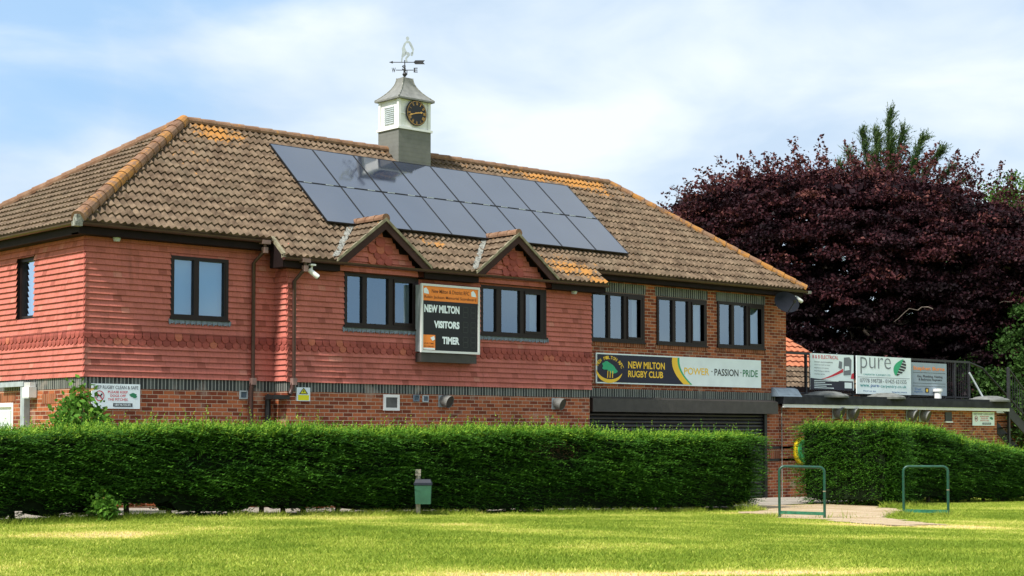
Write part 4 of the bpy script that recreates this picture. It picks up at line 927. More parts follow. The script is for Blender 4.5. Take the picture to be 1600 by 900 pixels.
vent(7.02, 7.17, 2.27, 2.41, YM, 'small blue-grey vent, left one of the close pair beside the round duct', M_ventg, M_ventg); vent(7.26, 7.41, 2.26, 2.40, YM, 'small green-grey vent, right one of the close pair, next to the round duct', M_galv, M_ventg)
vent(3.18, 3.36, 2.27, 2.43, -.0, 'small grey vent right beside the left downpipe', M_galv, M_ventg)
b = MB().box((26.72, -.045, 1.98), (27.05, -.022, 2.24)); b2 = thing('air_brick', 'dark recessed opening with a pale sill in the annexe wall left of the notice', 'vent', (26.9, -.04, 1.98)); b.build('opening', M_black, b2); MB().box((26.70, -.07, 1.94), (27.07, -.025, 1.978)).build('sill', M_white, b2)
# security camera under the eaves
def lampcam(p, d_, label, name, cat, bodym=M_white, ln=.24, r=.05, arm=(0, 0, .12)):
    t = thing(name, label, cat, p); p = Vector(p); d_ = Vector(d_).normalized()
    MB().tube([p, p + d_ * ln * .15, p + d_ * ln * .9, p + d_ * ln], [r * .8, r, r, r * .8], 14).build('housing', bodym, t, smooth=True, weld=True)
    MB().tube([p + d_ * ln, p + d_ * (ln + .01)], r * .7, 12).build('lens', M_black, t); MB().tube([p + d_ * ln * .3, p + d_ * ln * .3 + Vector(arm)], .018, 8).box(tuple(p + d_ * ln * .3 + Vector(arm) - Vector((.06, .06, 0))), tuple(p + d_ * ln * .3 + Vector(arm) + Vector((.06, .06, .03)))).build('bracket', bodym, t)
lampcam((4.28, YM - .25, 4.74), (.6, -.5, -.62), 'white bullet security camera hanging below the eaves above the downpipe', 'security_camera', 'camera')
lampcam((19.62, -.30, 5.10), (.75, -.3, -.5), 'white security camera above the satellite dish at the right corner', 'security_camera', 'camera', ln=.2, arm=(-.05, .1, .05))
for p, s_ in (((.55, -.10, 5.08), 'small round downlight under the eaves near the left corner of the building'), ((11.45, YM - .13, 4.745), 'small round downlight under the eaves right of the right gable')):
    b = MB().lathe(p, [(.0, -.05), (.05, -.045), (.065, -.015), (.07, .02), (.0, .02)], 16); single(b, 'eaves_light', s_, 'lamp', M_silver, p, 'small lights under the eaves', smooth=True, weld=True)
# satellite dish
dc = Vector((18.98, -.42, 4.90)); dn = Vector((-.25, -.90, .30)).normalized(); t = thing('satellite_dish', 'dark grey oval satellite dish below the eaves at the right corner', 'satellite dish', tuple(dc))
b = MB(); u = dn.cross(Vector((0, 0, 1))).normalized(); v = u.cross(dn); n = 28; rr = [0, .12, .24, .36]
rings = [[dc + (u * math.cos(2 * math.pi * k / n) * r * 1.05 + v * math.sin(2 * math.pi * k / n) * r * .78) + dn * (r * r * .9) for k in range(n)] for r in rr]
for a, c in zip(rings[:-1], rings[1:]):
    for k in range(n): b.face([a[k], a[(k + 1) % n], c[(k + 1) % n], c[k]])
b.build('dish', plain('dish_grey', (.016, .018, .024, 1), .9, .05, var=.15), t, smooth=True, weld=True)
MB().tube([dc - v * .26 + dn * .06, dc + dn * .42 - v * .12], .012, 8).lathe(tuple(dc + dn * .42 - v * .10), [(.03, -.05), (.045, .03)], 12).build('receiver_arm', M_black, t); MB().tube([dc, dc - dn * .1, Vector((19.1, -.0, 4.9))], .022, 8).build('wall_bracket', M_iron, t)
# galvanised trunking and floodlight on the left end
t = thing('cable_trunking', 'galvanised steel cable trunking bent down the left end wall', 'trunking', (-.05, 2.2, .3)); MB().box((-.13, 2.12, 2.49), (-.005, 3.20, 2.58)).build('horizontal_trunk', M_galv, t); MB().box((-.12, 2.10, .3), (-.007, 2.26, 2.485)).build('vertical_trunk', M_galv, t)
t = thing('floodlight', 'white box floodlight on the left end wall beside the trunking', 'lamp', (-.05, 1.95, 2.3)); b = MB().box((-.17, 1.80, 2.28), (-.02, 2.07, 2.47)); b.build('housing', M_white, t)
b = MB()
for k in range(5): b.box((-.15, 1.82 + k * .05, 2.475), (-.03, 1.84 + k * .05, 2.56))
b.build('cooling_fins', M_white, t); MB().box((-.165, 1.82, 2.265), (-.03, 2.05, 2.278)).build('lens', M_silver, t)

# ------------------------------------------------------------------ flat roofed annexe
AX0, AX1 = XE + .01, 29.45
an = thing('annexe', 'flat-roofed single-storey brick annexe right of the roller shutter', 'building', (24.5, 0, -.1))
b = MB(); wall(b, FR(-.02), AX0 - .3, AX1, -.3, 2.36); wall(b, RG(AX1), -.02, 7, -.3, 2.36); wall(b, LF(AX0 - .3), -.02, .0, -.3, 2.36); b.build('brick_wall', M_brick, an)
b = MB().box((AX0 - .42, -.24, 2.29), (AX1 + .35, -.20, 2.375)); b.face([(AX0 - .42, -.20, 2.30), (AX1 + .35, -.20, 2.30), (AX1 + .35, -.02, 2.30), (AX0 - .42, -.02, 2.30)]); b.build('white_fascia', M_white, an)
b = MB().box((AX0 - .45, -.27, 2.38), (AX1 + .4, 7, 2.56)).box((AX0 - .45, -.23, 2.56), (AX1 - .4, .35, 2.62)); rfo = b.build('flat_roof', M_felt, an)
b = MB(); b.prism([(-.27, 2.565), (0.0, 2.565), (-.0, 2.80), (-.12, 2.76)], AX0 - .62, AX0 + .30, swap=True); b.build('lead_upstand', M_ventg, an)
b = MB().tube([(19.30, -.06, 2.30), (19.30, -.06, .0)], .014, 8); b.build('cable', M_lead, an)
for cx, w_, s_ in ((21.35, .62, 'below the red and white sponsor sign'), (24.05, .55, 'below the white sponsor sign with the leaf'), (29.25, .62, 'near the top of the stairs, by itself')):
    b = MB().lathe((cx, .12, 2.62), [(w_, -.05), (w_, .0), (w_ * .88, .045), (w_ * .72, .06), (w_ * .68, .085), (w_ * .4, .12), (.0, .13)], 28); single(b, 'roof_cowl', f'weathered grey shallow round rooflight {s_}', 'rooflight', M_stone, (cx, .12, 2.62), 'round rooflights on the annexe', smooth=True, weld=True)
# railing on the roof terrace
rl = thing('terrace_railing', 'dark metal railing with mesh infill along the annexe roof terrace', 'railing', (25, .6, 2.62)); RX0, RX1, RYy = 20.25, 29.0, .60
b = MB().box((RX0, RYy - .03, 3.72), (RX1, RYy + .03, 3.78)); b.build('top_rail', M_iron, rl); MB().box((RX0, RYy - .02, 2.68), (RX1, RYy + .02, 2.72)).build('bottom_rail', M_iron, rl)
for x in (20.27, 21.15, 23.2, 25.83, 27.68, 28.2, 28.97): MB().box((x - .03, RYy - .03, 2.56), (x + .03, RYy + .03, 3.72)).build('post', M_iron, rl)
b = MB()
x = 21.2
while x < RX1: b.box((x, RYy - .006, 2.72), (x + .012, RYy + .006, 3.72)); x += .10
b.build('balusters', M_iron, rl)
b = MB()
for y0 in (.6,):
    b.tube([(28.97, .6, 3.75), (29.7, .6, 3.60), (31.9, .6, 2.30), (33.5, .6, 1.35)], .03, 8)
hr = b.build('stair_handrail', M_iron, rl)
st = thing('metal_staircase', 'dark metal outside staircase going down from the end of the terrace', 'stairs', (31, .3, 0))
for yy in (-.05, .85):
    b = MB(); b.prism([(29.6, 2.62), (29.9, 2.62), (34.0, .05), (33.6, .05), (29.6, 2.42)], yy, yy + .04); b.build('stringer', M_iron, st)
b = MB()
for k in range(13): x = 29.85 + k * .30; z = 2.55 - k * .19; b.box((x, -.01, z), (x + .26, .85, z + .03))
b.build('treads', M_iron, st)
for x, z0, z1 in ((30.0, -.1, 3.60), (31.3, -.1, 2.65), (33.0, -.1, 1.75)): MB().box((x - .04, -.12, z0), (x + .04, -.06, z1)).build('post', M_iron, st)
MB().tube([(29.98, -.09, 3.60), (31.3, -.09, 2.65), (33.0, -.09, 1.60), (34.0, -.09, 1.0)], .028, 8).build('handrail', M_iron, st)
b = MB(); x = 30.1
while x < 33.0: zt = 3.6 - (x - 30) * .72; b.box((x, -.096, zt - .95), (x + .012, -.084, zt)); x += .13
b.build('balusters', M_iron, st)
b = MB().tube([(28.52, .30, 3.42), (29.02, .1, 2.60)], .028, 8); single(b, 'leaning_pole', 'white pole leaning against the terrace railing near the stairs', 'pole', M_silver, (29.02, .1, 2.6))
lo = thing('rear_store', 'low brick store with a white roof edge behind the metal stairs', 'building', (33, 3.5, 0)); MB().box((31.2, 2.6, -.3), (38, 6, 2.30)).build('brick_wall', M_brick, lo); MB().box((31.0, 2.45, 2.30), (38.2, 6.2, 2.42)).build('white_fascia', M_white, lo); MB().box((30.95, 2.40, 2.425), (38.3, 6.3, 2.58)).build('felt_roof', M_felt, lo)

# sponsor signs hung on the railing
sy2 = .50
t = sign('sponsor_sign', 'white sponsor sign with red sweep and black base, leftmost on the terrace railing', 21.22, 23.13, 2.80, 3.765, sy2, M_signwhite, 'sponsor signs on the terrace railing'); p = frontpl(sy2 - .004)
X_ = lambda f: 21.22 + 1.91 * f; Z_ = lambda f: 2.80 + .965 * f
b = MB(); text(b, 'B & B ELECTRICAL', X_(.05), X_(.64), Z_(.86), Z_(.96), p, .01)
for k in range(12):
    a0, a1 = k / 12, (k + 1) / 12; f = lambda a: .30 + .22 * a ** 1.4; b.face([(X_(.25 + .50 * a0), sy2 - .004, Z_(f(a0) - .01)), (X_(.25 + .50 * a1), sy2 - .004, Z_(f(a1) - .01)), (X_(.25 + .50 * a1), sy2 - .004, Z_(f(a1) + .09 * a1)), (X_(.25 + .50 * a0), sy2 - .004, Z_(f(a0) + .09 * a0))])
b.face([(X_(.93), sy2 - .004, Z_(.33)), (X_(1), sy2 - .004, Z_(.33)), (X_(1), sy2 - .004, Z_(.5)), (X_(.95), sy2 - .004, Z_(.47))]); b.build('red_markings', M_redS, t)
b = MB(); b.face([(X_(0), sy2 - .003, Z_(0)), (X_(.98), sy2 - .003, Z_(0)), (X_(.98), sy2 - .003, Z_(.26)), (X_(.5), sy2 - .003, Z_(.26)), (X_(0), sy2 - .003, Z_(.32))]); b.build('black_base', M_navy, t)
b = MB()
for k in range(5): text(b, ['Domestic electrical installations', 'Commercial rewires and repairs', 'Inspection and testing', 'Fault finding and lighting', 'Outdoor power'][k], X_(.09), X_(.09 + (.42, .36, .32, .34, .24)[k]), Z_(.75 - .085 * k), Z_(.79 - .085 * k), p, .01)
b.face([(X_(.64), sy2 - .004, Z_(.62)), (X_(.72), sy2 - .004, Z_(.60)), (X_(.73), sy2 - .004, Z_(.80)), (X_(.66), sy2 - .004, Z_(.82))]); b.face([(X_(.76), sy2 - .004, Z_(.42)), (X_(.93), sy2 - .004, Z_(.44)), (X_(.95), sy2 - .004, Z_(.86)), (X_(.90), sy2 - .004, Z_(.94)), (X_(.77), sy2 - .004, Z_(.92))]); b.build('grey_picture', M_grime, t, split=True)
b = MB()
for k, wd in enumerate((.56, .25, .40, .28, .45)): b.face([(X_(.08), sy2 - .006, Z_(.24 - .05 * k)), (X_(.08 + wd), sy2 - .006, Z_(.24 - .05 * k)), (X_(.08 + wd), sy2 - .006, Z_(.26 - .05 * k)), (X_(.08), sy2 - .006, Z_(.26 - .05 * k))])
b.face([(X_(.78), sy2 - .006, Z_(.06)), (X_(.95), sy2 - .006, Z_(.06)), (X_(.95), sy2 - .006, Z_(.22)), (X_(.78), sy2 - .006, Z_(.22))]); b.face([(X_(.78), sy2 - .006, Z_(.55)), (X_(.90), sy2 - .006, Z_(.58)), (X_(.89), sy2 - .006, Z_(.68)), (X_(.79), sy2 - .006, Z_(.68))]); b.build('white_markings', M_signwhite, t)
t = sign('sponsor_sign', 'white sponsor sign with a big grey word and a green striped leaf, on the railing', 23.22, 25.80, 2.72, 3.765, sy2 - .03, M_signwhite, 'sponsor signs on the terrace railing'); ys = sy2 - .034; p = frontpl(ys)
X_ = lambda f: 23.22 + 2.58 * f; Z_ = lambda f: 2.72 + 1.045 * f
b = MB(); text(b, 'pure', X_(.07), X_(.62), Z_(.53), Z_(.97), p, -.012); b.face([(X_(.02), ys, Z_(.435)), (X_(.97), ys, Z_(.435)), (X_(.97), ys, Z_(.447)), (X_(.02), ys, Z_(.447))])
text(b, '07778 598728 - 01425 621535', X_(.06), X_(.91), Z_(.30), Z_(.405), p, .01); b.build('grey_lettering', M_grime, t)
b = MB(); text(b, 'CARPENTRY & JOINERY LTD', X_(.12), X_(.61), Z_(.48), Z_(.535), p, .01); text(b, 'www.', X_(.06), X_(.235), Z_(.18), Z_(.25), p, .01); text(b, 'carpentry.co.uk', X_(.43), X_(.91), Z_(.16), Z_(.26), p, .01); b.build('teal_lettering', M_teal, t)
b = MB(); text(b, 'pure-', X_(.25), X_(.42), Z_(.16), Z_(.25), p, .015); text(b, 'Find us on', X_(.12), X_(.34), Z_(.06), Z_(.10), p, .01); text(b, 'bespoke joinery', X_(.64), X_(.92), Z_(.04), Z_(.09), p, .01); b.build('blue_lettering', M_blueS, t)
def leafhalf(mat, side, nm):
    b = MB(); n = 12; cxl, cz = .79, .74
    for k in range(n):
        a0, a1 = k / n, (k + 1) / n
        if side > 0 and k % 2: a1 = a0 + .35 / n
        def pt(a, s_): w_ = .105 * math.sin(math.pi * min(1, a * .93 + .05)) ** .8; xx = cxl + (a - .5) * .14; zz = cz + (a - .5) * .44; return (X_(xx + (w_ * s_)), ys, Z_(zz - w_ * .35 * s_))
        b.face([pt(a0, 0), pt(a0, side), pt(a1, side), pt(a1, 0)])
    b.build(nm, mat, t)
leafhalf(M_signgreen, -1, 'green_leaf_half'); leafhalf(M_charc, 1, 'striped_leaf_half')
t = sign('sponsor_sign', 'silver-grey sponsor sign with an orange title, rightmost on the terrace railing', 25.86, 27.64, 2.73, 3.66, sy2 - .0, M_silverS, 'sponsor signs on the terrace railing'); ys = sy2 - .004; p = frontpl(ys); X_ = lambda f: 25.86 + 1.78 * f; Z_ = lambda f: 2.73 + .93 * f
b = MB(); text(b, 'Stephen Burns', X_(.05), X_(.94), Z_(.74), Z_(.89), p, .02); b.build('orange_lettering', M_orangeS, t)
b = MB(); text(b, 'Gas, Plumbing, Heating', X_(.16), X_(.88), Z_(.53), Z_(.62), p, .015); text(b, '& Bathroom Engineers', X_(.20), X_(.86), Z_(.43), Z_(.52), p, .015)
for z in (.69, .36, .27): b.face([(X_(.04), ys, Z_(z)), (X_(.96), ys, Z_(z)), (X_(.96), ys, Z_(z + .012)), (X_(.04), ys, Z_(z + .012))])
b.face([(X_(.38), ys, Z_(.08)), (X_(.48), ys, Z_(.08)), (X_(.48), ys, Z_(.23)), (X_(.38), ys, Z_(.23))]); b.build('dark_lettering', M_charc, t); b = MB(); text(b, 'Trust', X_(.08), X_(.27), Z_(.15), Z_(.22), p, .01); text(b, 'Registered', X_(.08), X_(.30), Z_(.07), Z_(.13), p, .01); b.build('blue_lettering', M_blueS, t); b = MB(); disc(b, X_(.43), Z_(.15), .05, .05, ys - .002); b.build('yellow_emblem', M_signyel, t)
b = MB().lathe((27.0, .38, 2.62), [(.10, .0), (.10, .22), (.14, .22), (.14, .30), (.0, .31)], 16); single(b, 'flue_cap', 'small white capped flue pipe in front of the silver-grey sign', 'flue', M_white, (27.0, .38, 2.62), smooth=True, weld=True)

# round yellow and green case on the annexe wall
t = thing('rescue_cabinet', 'rounded green case with a yellow rim on the brick wall beside the hedge', 'cabinet', (20.1, -.1, .8)); cx, cz = 20.13, 1.18
def stad(rx, rz, n=20): return [(cx + rx * math.cos(2 * math.pi * k / n) , cz + (rz - rx) * (1 if math.sin(2 * math.pi * k / n) > 0 else -1) + rx * math.sin(2 * math.pi * k / n)) for k in range(n)]
MB().prism(stad(.34, .36), -.12, -.03).build('yellow_rim', M_yellow, t); MB().prism(stad(.26, .29), -.15, -.121).build('green_case', M_lime, t); MB().prism([(20.0, 1.12), (20.2, 1.12), (20.2, 1.3), (20.0, 1.3)], -.165, -.151).build('dark_latch', M_black, t)

# building behind with the orange roof
ob = thing('rear_building', 'building behind the annexe with a bright orange and brown tiled roof', 'building', (26, 7, 0))
A = (22.5, 5.2, 3.05); b = MB(); pr = R(40); c_, s_ = math.cos(pr), math.sin(pr)
rwo, rwb = [], []
for k in range(13):
    v0, v1 = k * .27, (k + 1) * .27; rr_ = lambda v: 8.05 - v * .70
    (rwb if k < 4 else rwo).append((v0, v1, (0, rr_(v0)), (0, rr_(v1))))
tile_roof(b, A, (1, 0, 0), (0, c_, s_), (0, -s_, c_), rwo, du=.06, prof=.02, lichf=None, wl=.3); b.build('orange_roof', M_orange, ob)
b = MB(); tile_roof(b, A, (1, 0, 0), (0, c_, s_), (0, -s_, c_), rwb, du=.03, prof=.018, lichf=None, wl=.2); b.build('brown_roof', M_roof, ob)
MB().box((22.6, 5.4, 0), (30.2, 8.5, 3.02)).build('brick_wall', M_brick, ob); MB().box((22.45, 5.1, 2.93), (30.6, 5.2, 3.06)).build('gutter', M_fascia, ob)

# ------------------------------------------------------------------ park furniture
def hoop(p0, p1, h, label):
    p0 = Vector((*p0, GZ(p0[0]) - .02)); p1 = Vector((*p1, GZ(p1[0]) - .02)); c = (p0 + p1) / 2; t = thing('steel_hoop', label, 'barrier', tuple(c), 'green steel hoops across the path')
    r = .10; d = (p1 - p0); d.z = 0; d.normalize(); Zv = Vector((0, 0, 1)); pts = [p0, p0 + Zv * (h - r)]
    for k in range(1, 7): a = math.pi / 2 * k / 6; pts.append(p0 + Zv * (h - r) + Zv * (math.sin(a) * r) + d * (r - math.cos(a) * r))
    q1 = p1 + Zv * (h - r)
    for k in range(0, 7): a = math.pi / 2 * k / 6; pts.append(q1 + Zv * (math.cos(a) * r) - d * (r - math.sin(a) * r))
    pts.append(p1); MB().tube(pts, .026, 12).build('hoop_tube', M_green, t, smooth=True, weld=True)
    b = MB(); n_ = d.cross(Zv); a0, a1 = p0 + Zv * .11, p1 + Zv * .03 if False else p1 + Zv * .10
    q = [x + n_ * s1 + Zv * s2 for x in (a0, a1) for s1, s2 in ((-.02, -.02), (.02, -.02), (.02, .04), (-.02, .04))]
    for f in ((0, 1, 5, 4), (1, 2, 6, 5), (2, 3, 7, 6), (3, 0, 4, 7), (0, 3, 2, 1), (4, 5, 6, 7)): b.face([q[k] for k in f])
    b.build('lower_bar', plain('worn_green_bar', (.025, .16, .085, 1), .6, var=.5, scale=15), t)
    b = MB(); b.tube([p1 + Zv * (h * .53), p1 + Zv * (h * .53 + .02)], .03, 12); b.build('worn_collar', M_verge, t)
hoop((10.98, -6.62), (11.58, -7.22), .99, 'green steel hoop left of the gap in the hedge, in front of the brick wall')
hoop((14.18, -7.30), (13.82, -8.55), .98, 'green steel hoop on the right, in front of the darker stretch of hedge') if False else None
hp = (Vector((13.72, -7.52)), Vector((14.29, -8.16)))
hoop(tuple(hp[0]), tuple(hp[1]), .99, 'green steel hoop on the right, in front of the darker stretch of hedge')

gzb = GZ(4.4); bxx, byy = 4.40, -4.02
bt = thing('dog_waste_bin', 'small green bin with dark lid on a post in front of the long hedge', 'bin', (bxx, byy, gzb))
RV = Vector((.743, -.669, 0)); FV = Vector((.669, .743, 0))
def orient_box(mb, c, hx, hy, z0, z1, tx=1.0, ty=1.0):
    c = Vector(c); B = [c + RV * sx * hx + FV * sy_ * hy for sx, sy_ in ((-1, -1), (1, -1), (1, 1), (-1, 1))]; T = [c + RV * sx * hx * tx + FV * sy_ * hy * ty for sx, sy_ in ((-1, -1), (1, -1), (1, 1), (-1, 1))]
    lo = [Vector((p.x, p.y, z0)) for p in B]; hi = [Vector((p.x, p.y, z1)) for p in T]
    for k in range(4): mb.face([lo[k], lo[(k + 1) % 4], hi[(k + 1) % 4], hi[k]])
    mb.face(lo[::-1]); mb.face(hi); return mb
c = (bxx, byy, 0)
orient_box(MB(), c, .132, .11, gzb + .20, gzb + .53, 1.10, 1.1).build('bin_body', M_binbody, bt)
b = orient_box(MB(), c, .158, .13, gzb + .53, gzb + .57); orient_box(b, c, .15, .12, gzb + .57, gzb + .63, .85, .8); b.build('bin_lid', M_binlid, bt)
pc = Vector(c) - RV * .10 + FV * .17; MB().box((pc.x - .03, pc.y - .03, gzb - .05), (pc.x + .03, pc.y + .03, gzb + .78)).build('post', M_wood, bt); orient_box(MB(), tuple(pc), .048, .035, gzb + .69, gzb + .80).build('post_cap', M_wood, bt)

# ------------------------------------------------------------------ foliage
def norm(a): return a / (np.linalg.norm(a, axis=1, keepdims=True) + 1e-9)
def sprays(P0, D, L_, nl=9, leaf=.06, wid=.018, droop=.25, rnd=None, seed=1, spread=.55):
    """flat fern-like sprays: leaflets alternate along a stem that droops a little"""
    r = np.random.default_rng(seed); n = len(P0); side = norm(np.cross(D, np.array([0, 0, 1.0]) + r.normal(0, .35, (n, 3)))); VV = []; RR = []
    base = rnd if rnd is not None else r.random(n)
    for k in range(nl):
        t = (k + .6) / nl; c = P0 + D * (L_ * t)[:, None]; c[:, 2] -= droop * L_ * t * t
        sg = 1 if k % 2 else -1; d2 = norm(D * 1.0 + side * sg * spread + r.normal(0, .18, (n, 3))); ll = (leaf * (1.15 - .6 * t)) * (.7 + .6 * r.random(n)); wv_ = norm(np.cross(d2, r.normal(0, 1, (n, 3)) * .4 + np.array([0, -.4, 1.0]))) * (wid * (.7 + .6 * r.random(n)))[:, None]
        VV.append(np.stack([c - wv_ * .5, c + wv_ * .5, c + d2 * ll[:, None]], 1)); RR.append(np.repeat(np.clip(base + r.normal(0, .08, n) + .10 * t, 0, 1), 3))
    V = np.concatenate(VV).reshape(-1, 3); return V, np.concatenate(RR)
def tri_build(name, V, RR, mat, parent): return fast(name, V, np.arange(len(V)).reshape(-1, 3), mat, parent, {'rnd': RR})

def hedge(name, label, x0, x1, yf, yb, ztop, zbot, seed, dens=560, ends=(True, True), gap=None, hole=None):
    """clipped conifer hedge: dark core with stems, and sprays over front, top, back and ends"""
    r = np.random.default_rng(seed); t = thing(name, label, 'hedge', ((x0 + x1) / 2, (yf + yb) / 2, GZ((x0 + x1) / 2)), 'clipped conifer hedges'); Lx = x1 - x0
    def surf(n, face):
        a = r.random(n); b_ = r.random(n)
        if face == 'f' or face == 'k':
            x = x0 + Lx * a; zt, zb = ztop(x), zbot(x); z = zb + (zt - zb) * b_; yy = np.full(n, yf if face == 'f' else yb); sg = -1 if face == 'f' else 1
            bul = .15 * (fbm(x, z * 1.6, 1.3, seed) - .5) * 2 + .09 * (fbm(x * 1.0, z * 2, 5, seed + 3) - .5) * 2 - .30 * np.clip((.40 - b_) / .40, 0, 1) ** 1.5
            P_ = np.stack([x, yy + sg * bul, z], 1); nn = np.tile(np.array([0, sg, 0.0]), (n, 1))
        elif face == 't':
            x = x0 + Lx * a; y = yf + (yb - yf) * b_; P_ = np.stack([x, y, ztop(x) + .05 * (fbm(x, y, 2, seed) - .5)], 1); nn = np.tile(np.array([0, 0, 1.0]), (n, 1))
        else:
            xx = x0 if face == 'l' else x1; y = yf + (yb - yf) * a; zt, zb = ztop(np.array([xx]))[0], zbot(np.array([xx]))[0]; z = zb + (zt - zb) * b_; sg = -1 if face == 'l' else 1
            P_ = np.stack([np.full(n, xx) + sg * (.08 * (fbm(y, z, 2, seed) - .5) * 2 - .22 * np.clip((.3 - b_) / .3, 0, 1)), y, z], 1); nn = np.tile(np.array([sg, 0, 0.0]), (n, 1))
        return P_, nn
    H = float(np.mean(ztop(np.linspace(x0, x1, 9)) - zbot(np.linspace(x0, x1, 9)))); W_ = yb - yf; Vs_, Rs_ = [], []
    for face, area in (('f', Lx * H), ('k', Lx * H * .35), ('t', Lx * W_ * 1.3), ('l', H * W_ if ends[0] else 0), ('r', H * W_ if ends[1] else 0)):
        n = int(area * dens)
        if n < 5: continue
        P_, nn = surf(n, face); clump = fbm(P_[:, 0] + P_[:, 1] * 3, P_[:, 2] * 2.2, 1.7, seed + 7); fine = fbm(P_[:, 0] + P_[:, 1] * 3, P_[:, 2] * 3.5, 4.5, seed + 9)
        keep = ((fine * .6 + clump * .4) > .455) | (r.random(n) < .15)
        if hole is not None: keep &= ~(hole(P_) & (r.random(n) < .93))
        P_, nn, clump, fine = P_[keep], nn[keep], clump[keep], fine[keep]; n = len(P_)
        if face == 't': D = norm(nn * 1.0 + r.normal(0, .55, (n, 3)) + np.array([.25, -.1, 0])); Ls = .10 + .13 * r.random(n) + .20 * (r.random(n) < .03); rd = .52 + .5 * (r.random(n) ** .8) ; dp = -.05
        else:
            D = norm(nn * .55 + np.stack([np.where(r.random(n) < .72, .85, -.6) * np.ones(n), np.zeros(n), .10 + .30 * (fine - .4) + .0 * r.random(n)], 1) + r.normal(0, .15, (n, 3)))
            if face in 'lr': D = norm(nn * .35 + np.stack([np.zeros(n), np.where(r.random(n) < .5, .6, -.6), np.full(n, .12)], 1) + r.normal(0, .25, (n, 3)))
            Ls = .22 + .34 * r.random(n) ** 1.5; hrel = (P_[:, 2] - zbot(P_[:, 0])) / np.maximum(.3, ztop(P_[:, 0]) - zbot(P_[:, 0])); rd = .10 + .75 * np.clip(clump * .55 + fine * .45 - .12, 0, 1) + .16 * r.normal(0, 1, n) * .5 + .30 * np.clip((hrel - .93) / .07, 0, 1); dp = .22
        P_ = P_ - nn * (.04 + .14 * r.random(n))[:, None]
        v, rr = sprays(P_, D, Ls, 10, .080 if face != 't' else .05, .022, dp, np.clip(rd, 0, 1), seed + ord(face)); Vs_.append(v); Rs_.append(rr)
    tri_build('foliage', np.concatenate(Vs_), np.concatenate(Rs_), M_hedge, t)
    # core, an uneven dark body of twigs a hand inside the leaf surface
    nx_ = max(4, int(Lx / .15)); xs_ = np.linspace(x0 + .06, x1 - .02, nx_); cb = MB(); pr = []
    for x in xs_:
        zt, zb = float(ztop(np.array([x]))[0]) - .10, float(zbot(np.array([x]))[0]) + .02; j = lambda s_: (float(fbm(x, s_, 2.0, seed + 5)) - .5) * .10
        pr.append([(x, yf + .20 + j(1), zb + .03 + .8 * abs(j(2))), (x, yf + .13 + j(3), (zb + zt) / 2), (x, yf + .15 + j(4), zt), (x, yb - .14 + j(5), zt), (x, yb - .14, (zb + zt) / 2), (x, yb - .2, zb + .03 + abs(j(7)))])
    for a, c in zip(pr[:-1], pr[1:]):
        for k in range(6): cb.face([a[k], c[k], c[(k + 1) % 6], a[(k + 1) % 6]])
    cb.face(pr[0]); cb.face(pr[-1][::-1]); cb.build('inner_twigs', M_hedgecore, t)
    x = x0 + .35
    while x < x1 - .2:
        g_ = GZ(x); yc = (yf + yb) / 2 + random.uniform(-.15, .15); MB().tube([(x, yc, g_ - .05), (x + random.uniform(-.05, .05), yc, g_ + .25), (x + random.uniform(-.1, .1), yc, g_ + .7)], [.05, .04, .03], 6).build('stem', M_barkd, t); x += random.uniform(.45, .75)
    return t, r
def zt_left(x): return 1.675 - .0 * x + .03 * np.sin(x * .9 + 1) - .010 * np.clip(x - 4, 0, 20) - .02 * (x > 13.3) + .03 * (fbm(x, x * 0, .8, 3) - .5) * 2
def zb_left(x): return gz(x) + .02 + .10 * (fbm(x, x * 0, 1.6, 77) - .42).clip(0, 1) * 2.2 * np.clip((4.5 - x) / 2, 0, 1) + np.where((x > -1.35) & (x < -.25), .15, 0) + np.where((x > 1.1) & (x < 1.9), .07, 0) + np.where((x > 2.7) & (x < 3.4), .05, 0) + np.where((x > -2.9) & (x < -2.5), .1, 0) + .10 * np.clip((x - 13.2) / .7, 0, 1)
def hole_l(P_): return ((P_[:, 0] - 7.95) / .75) ** 2 + ((P_[:, 2] - 1.28) / .16) ** 2 < 1
hl, r_ = hedge('clipped_hedge', 'long dark green clipped conifer hedge in front of the clubhouse', -5.2, 13.85, -3.7, -2.75, zt_left, zb_left, 5, dens=600, ends=(True, True), hole=hole_l)
b = MB()
for k in range(260):
    x = 7.95 + random.uniform(-.75, .75); z = 1.28 + random.uniform(-.15, .15); p = Vector((x, -3.58, z)); d = Vector((random.uniform(-.1, .1), random.uniform(-.08, .02), random.uniform(-.06, .06))); b.tube([p, p + d], .004, 3, cap=False)
b.build('bare_twigs', M_deadtwig, hl)
hedge('clipped_hedge', 'bright square end of conifer hedge right of the gap, beside the left hoop', 16.6, 17.25, -5.15, -2.68, lambda x: 1.77 + .05 * np.sin(x * 2), lambda x: gz(x) + .06 + .02 * np.sin(x * 5), 15, dens=640)
hedge('clipped_hedge', 'darker conifer hedge sloping down toward the right edge, in front of the annexe', 17.2, 26.5, -4.62, -3.8, lambda x: 1.80 - .14 * np.clip(x - 18.4, 0, 10) + .03 * np.sin(x * 1.7), lambda x: gz(x) + .04 + .04 * np.sin(x * 3), 25, dens=560, ends=(False, True))

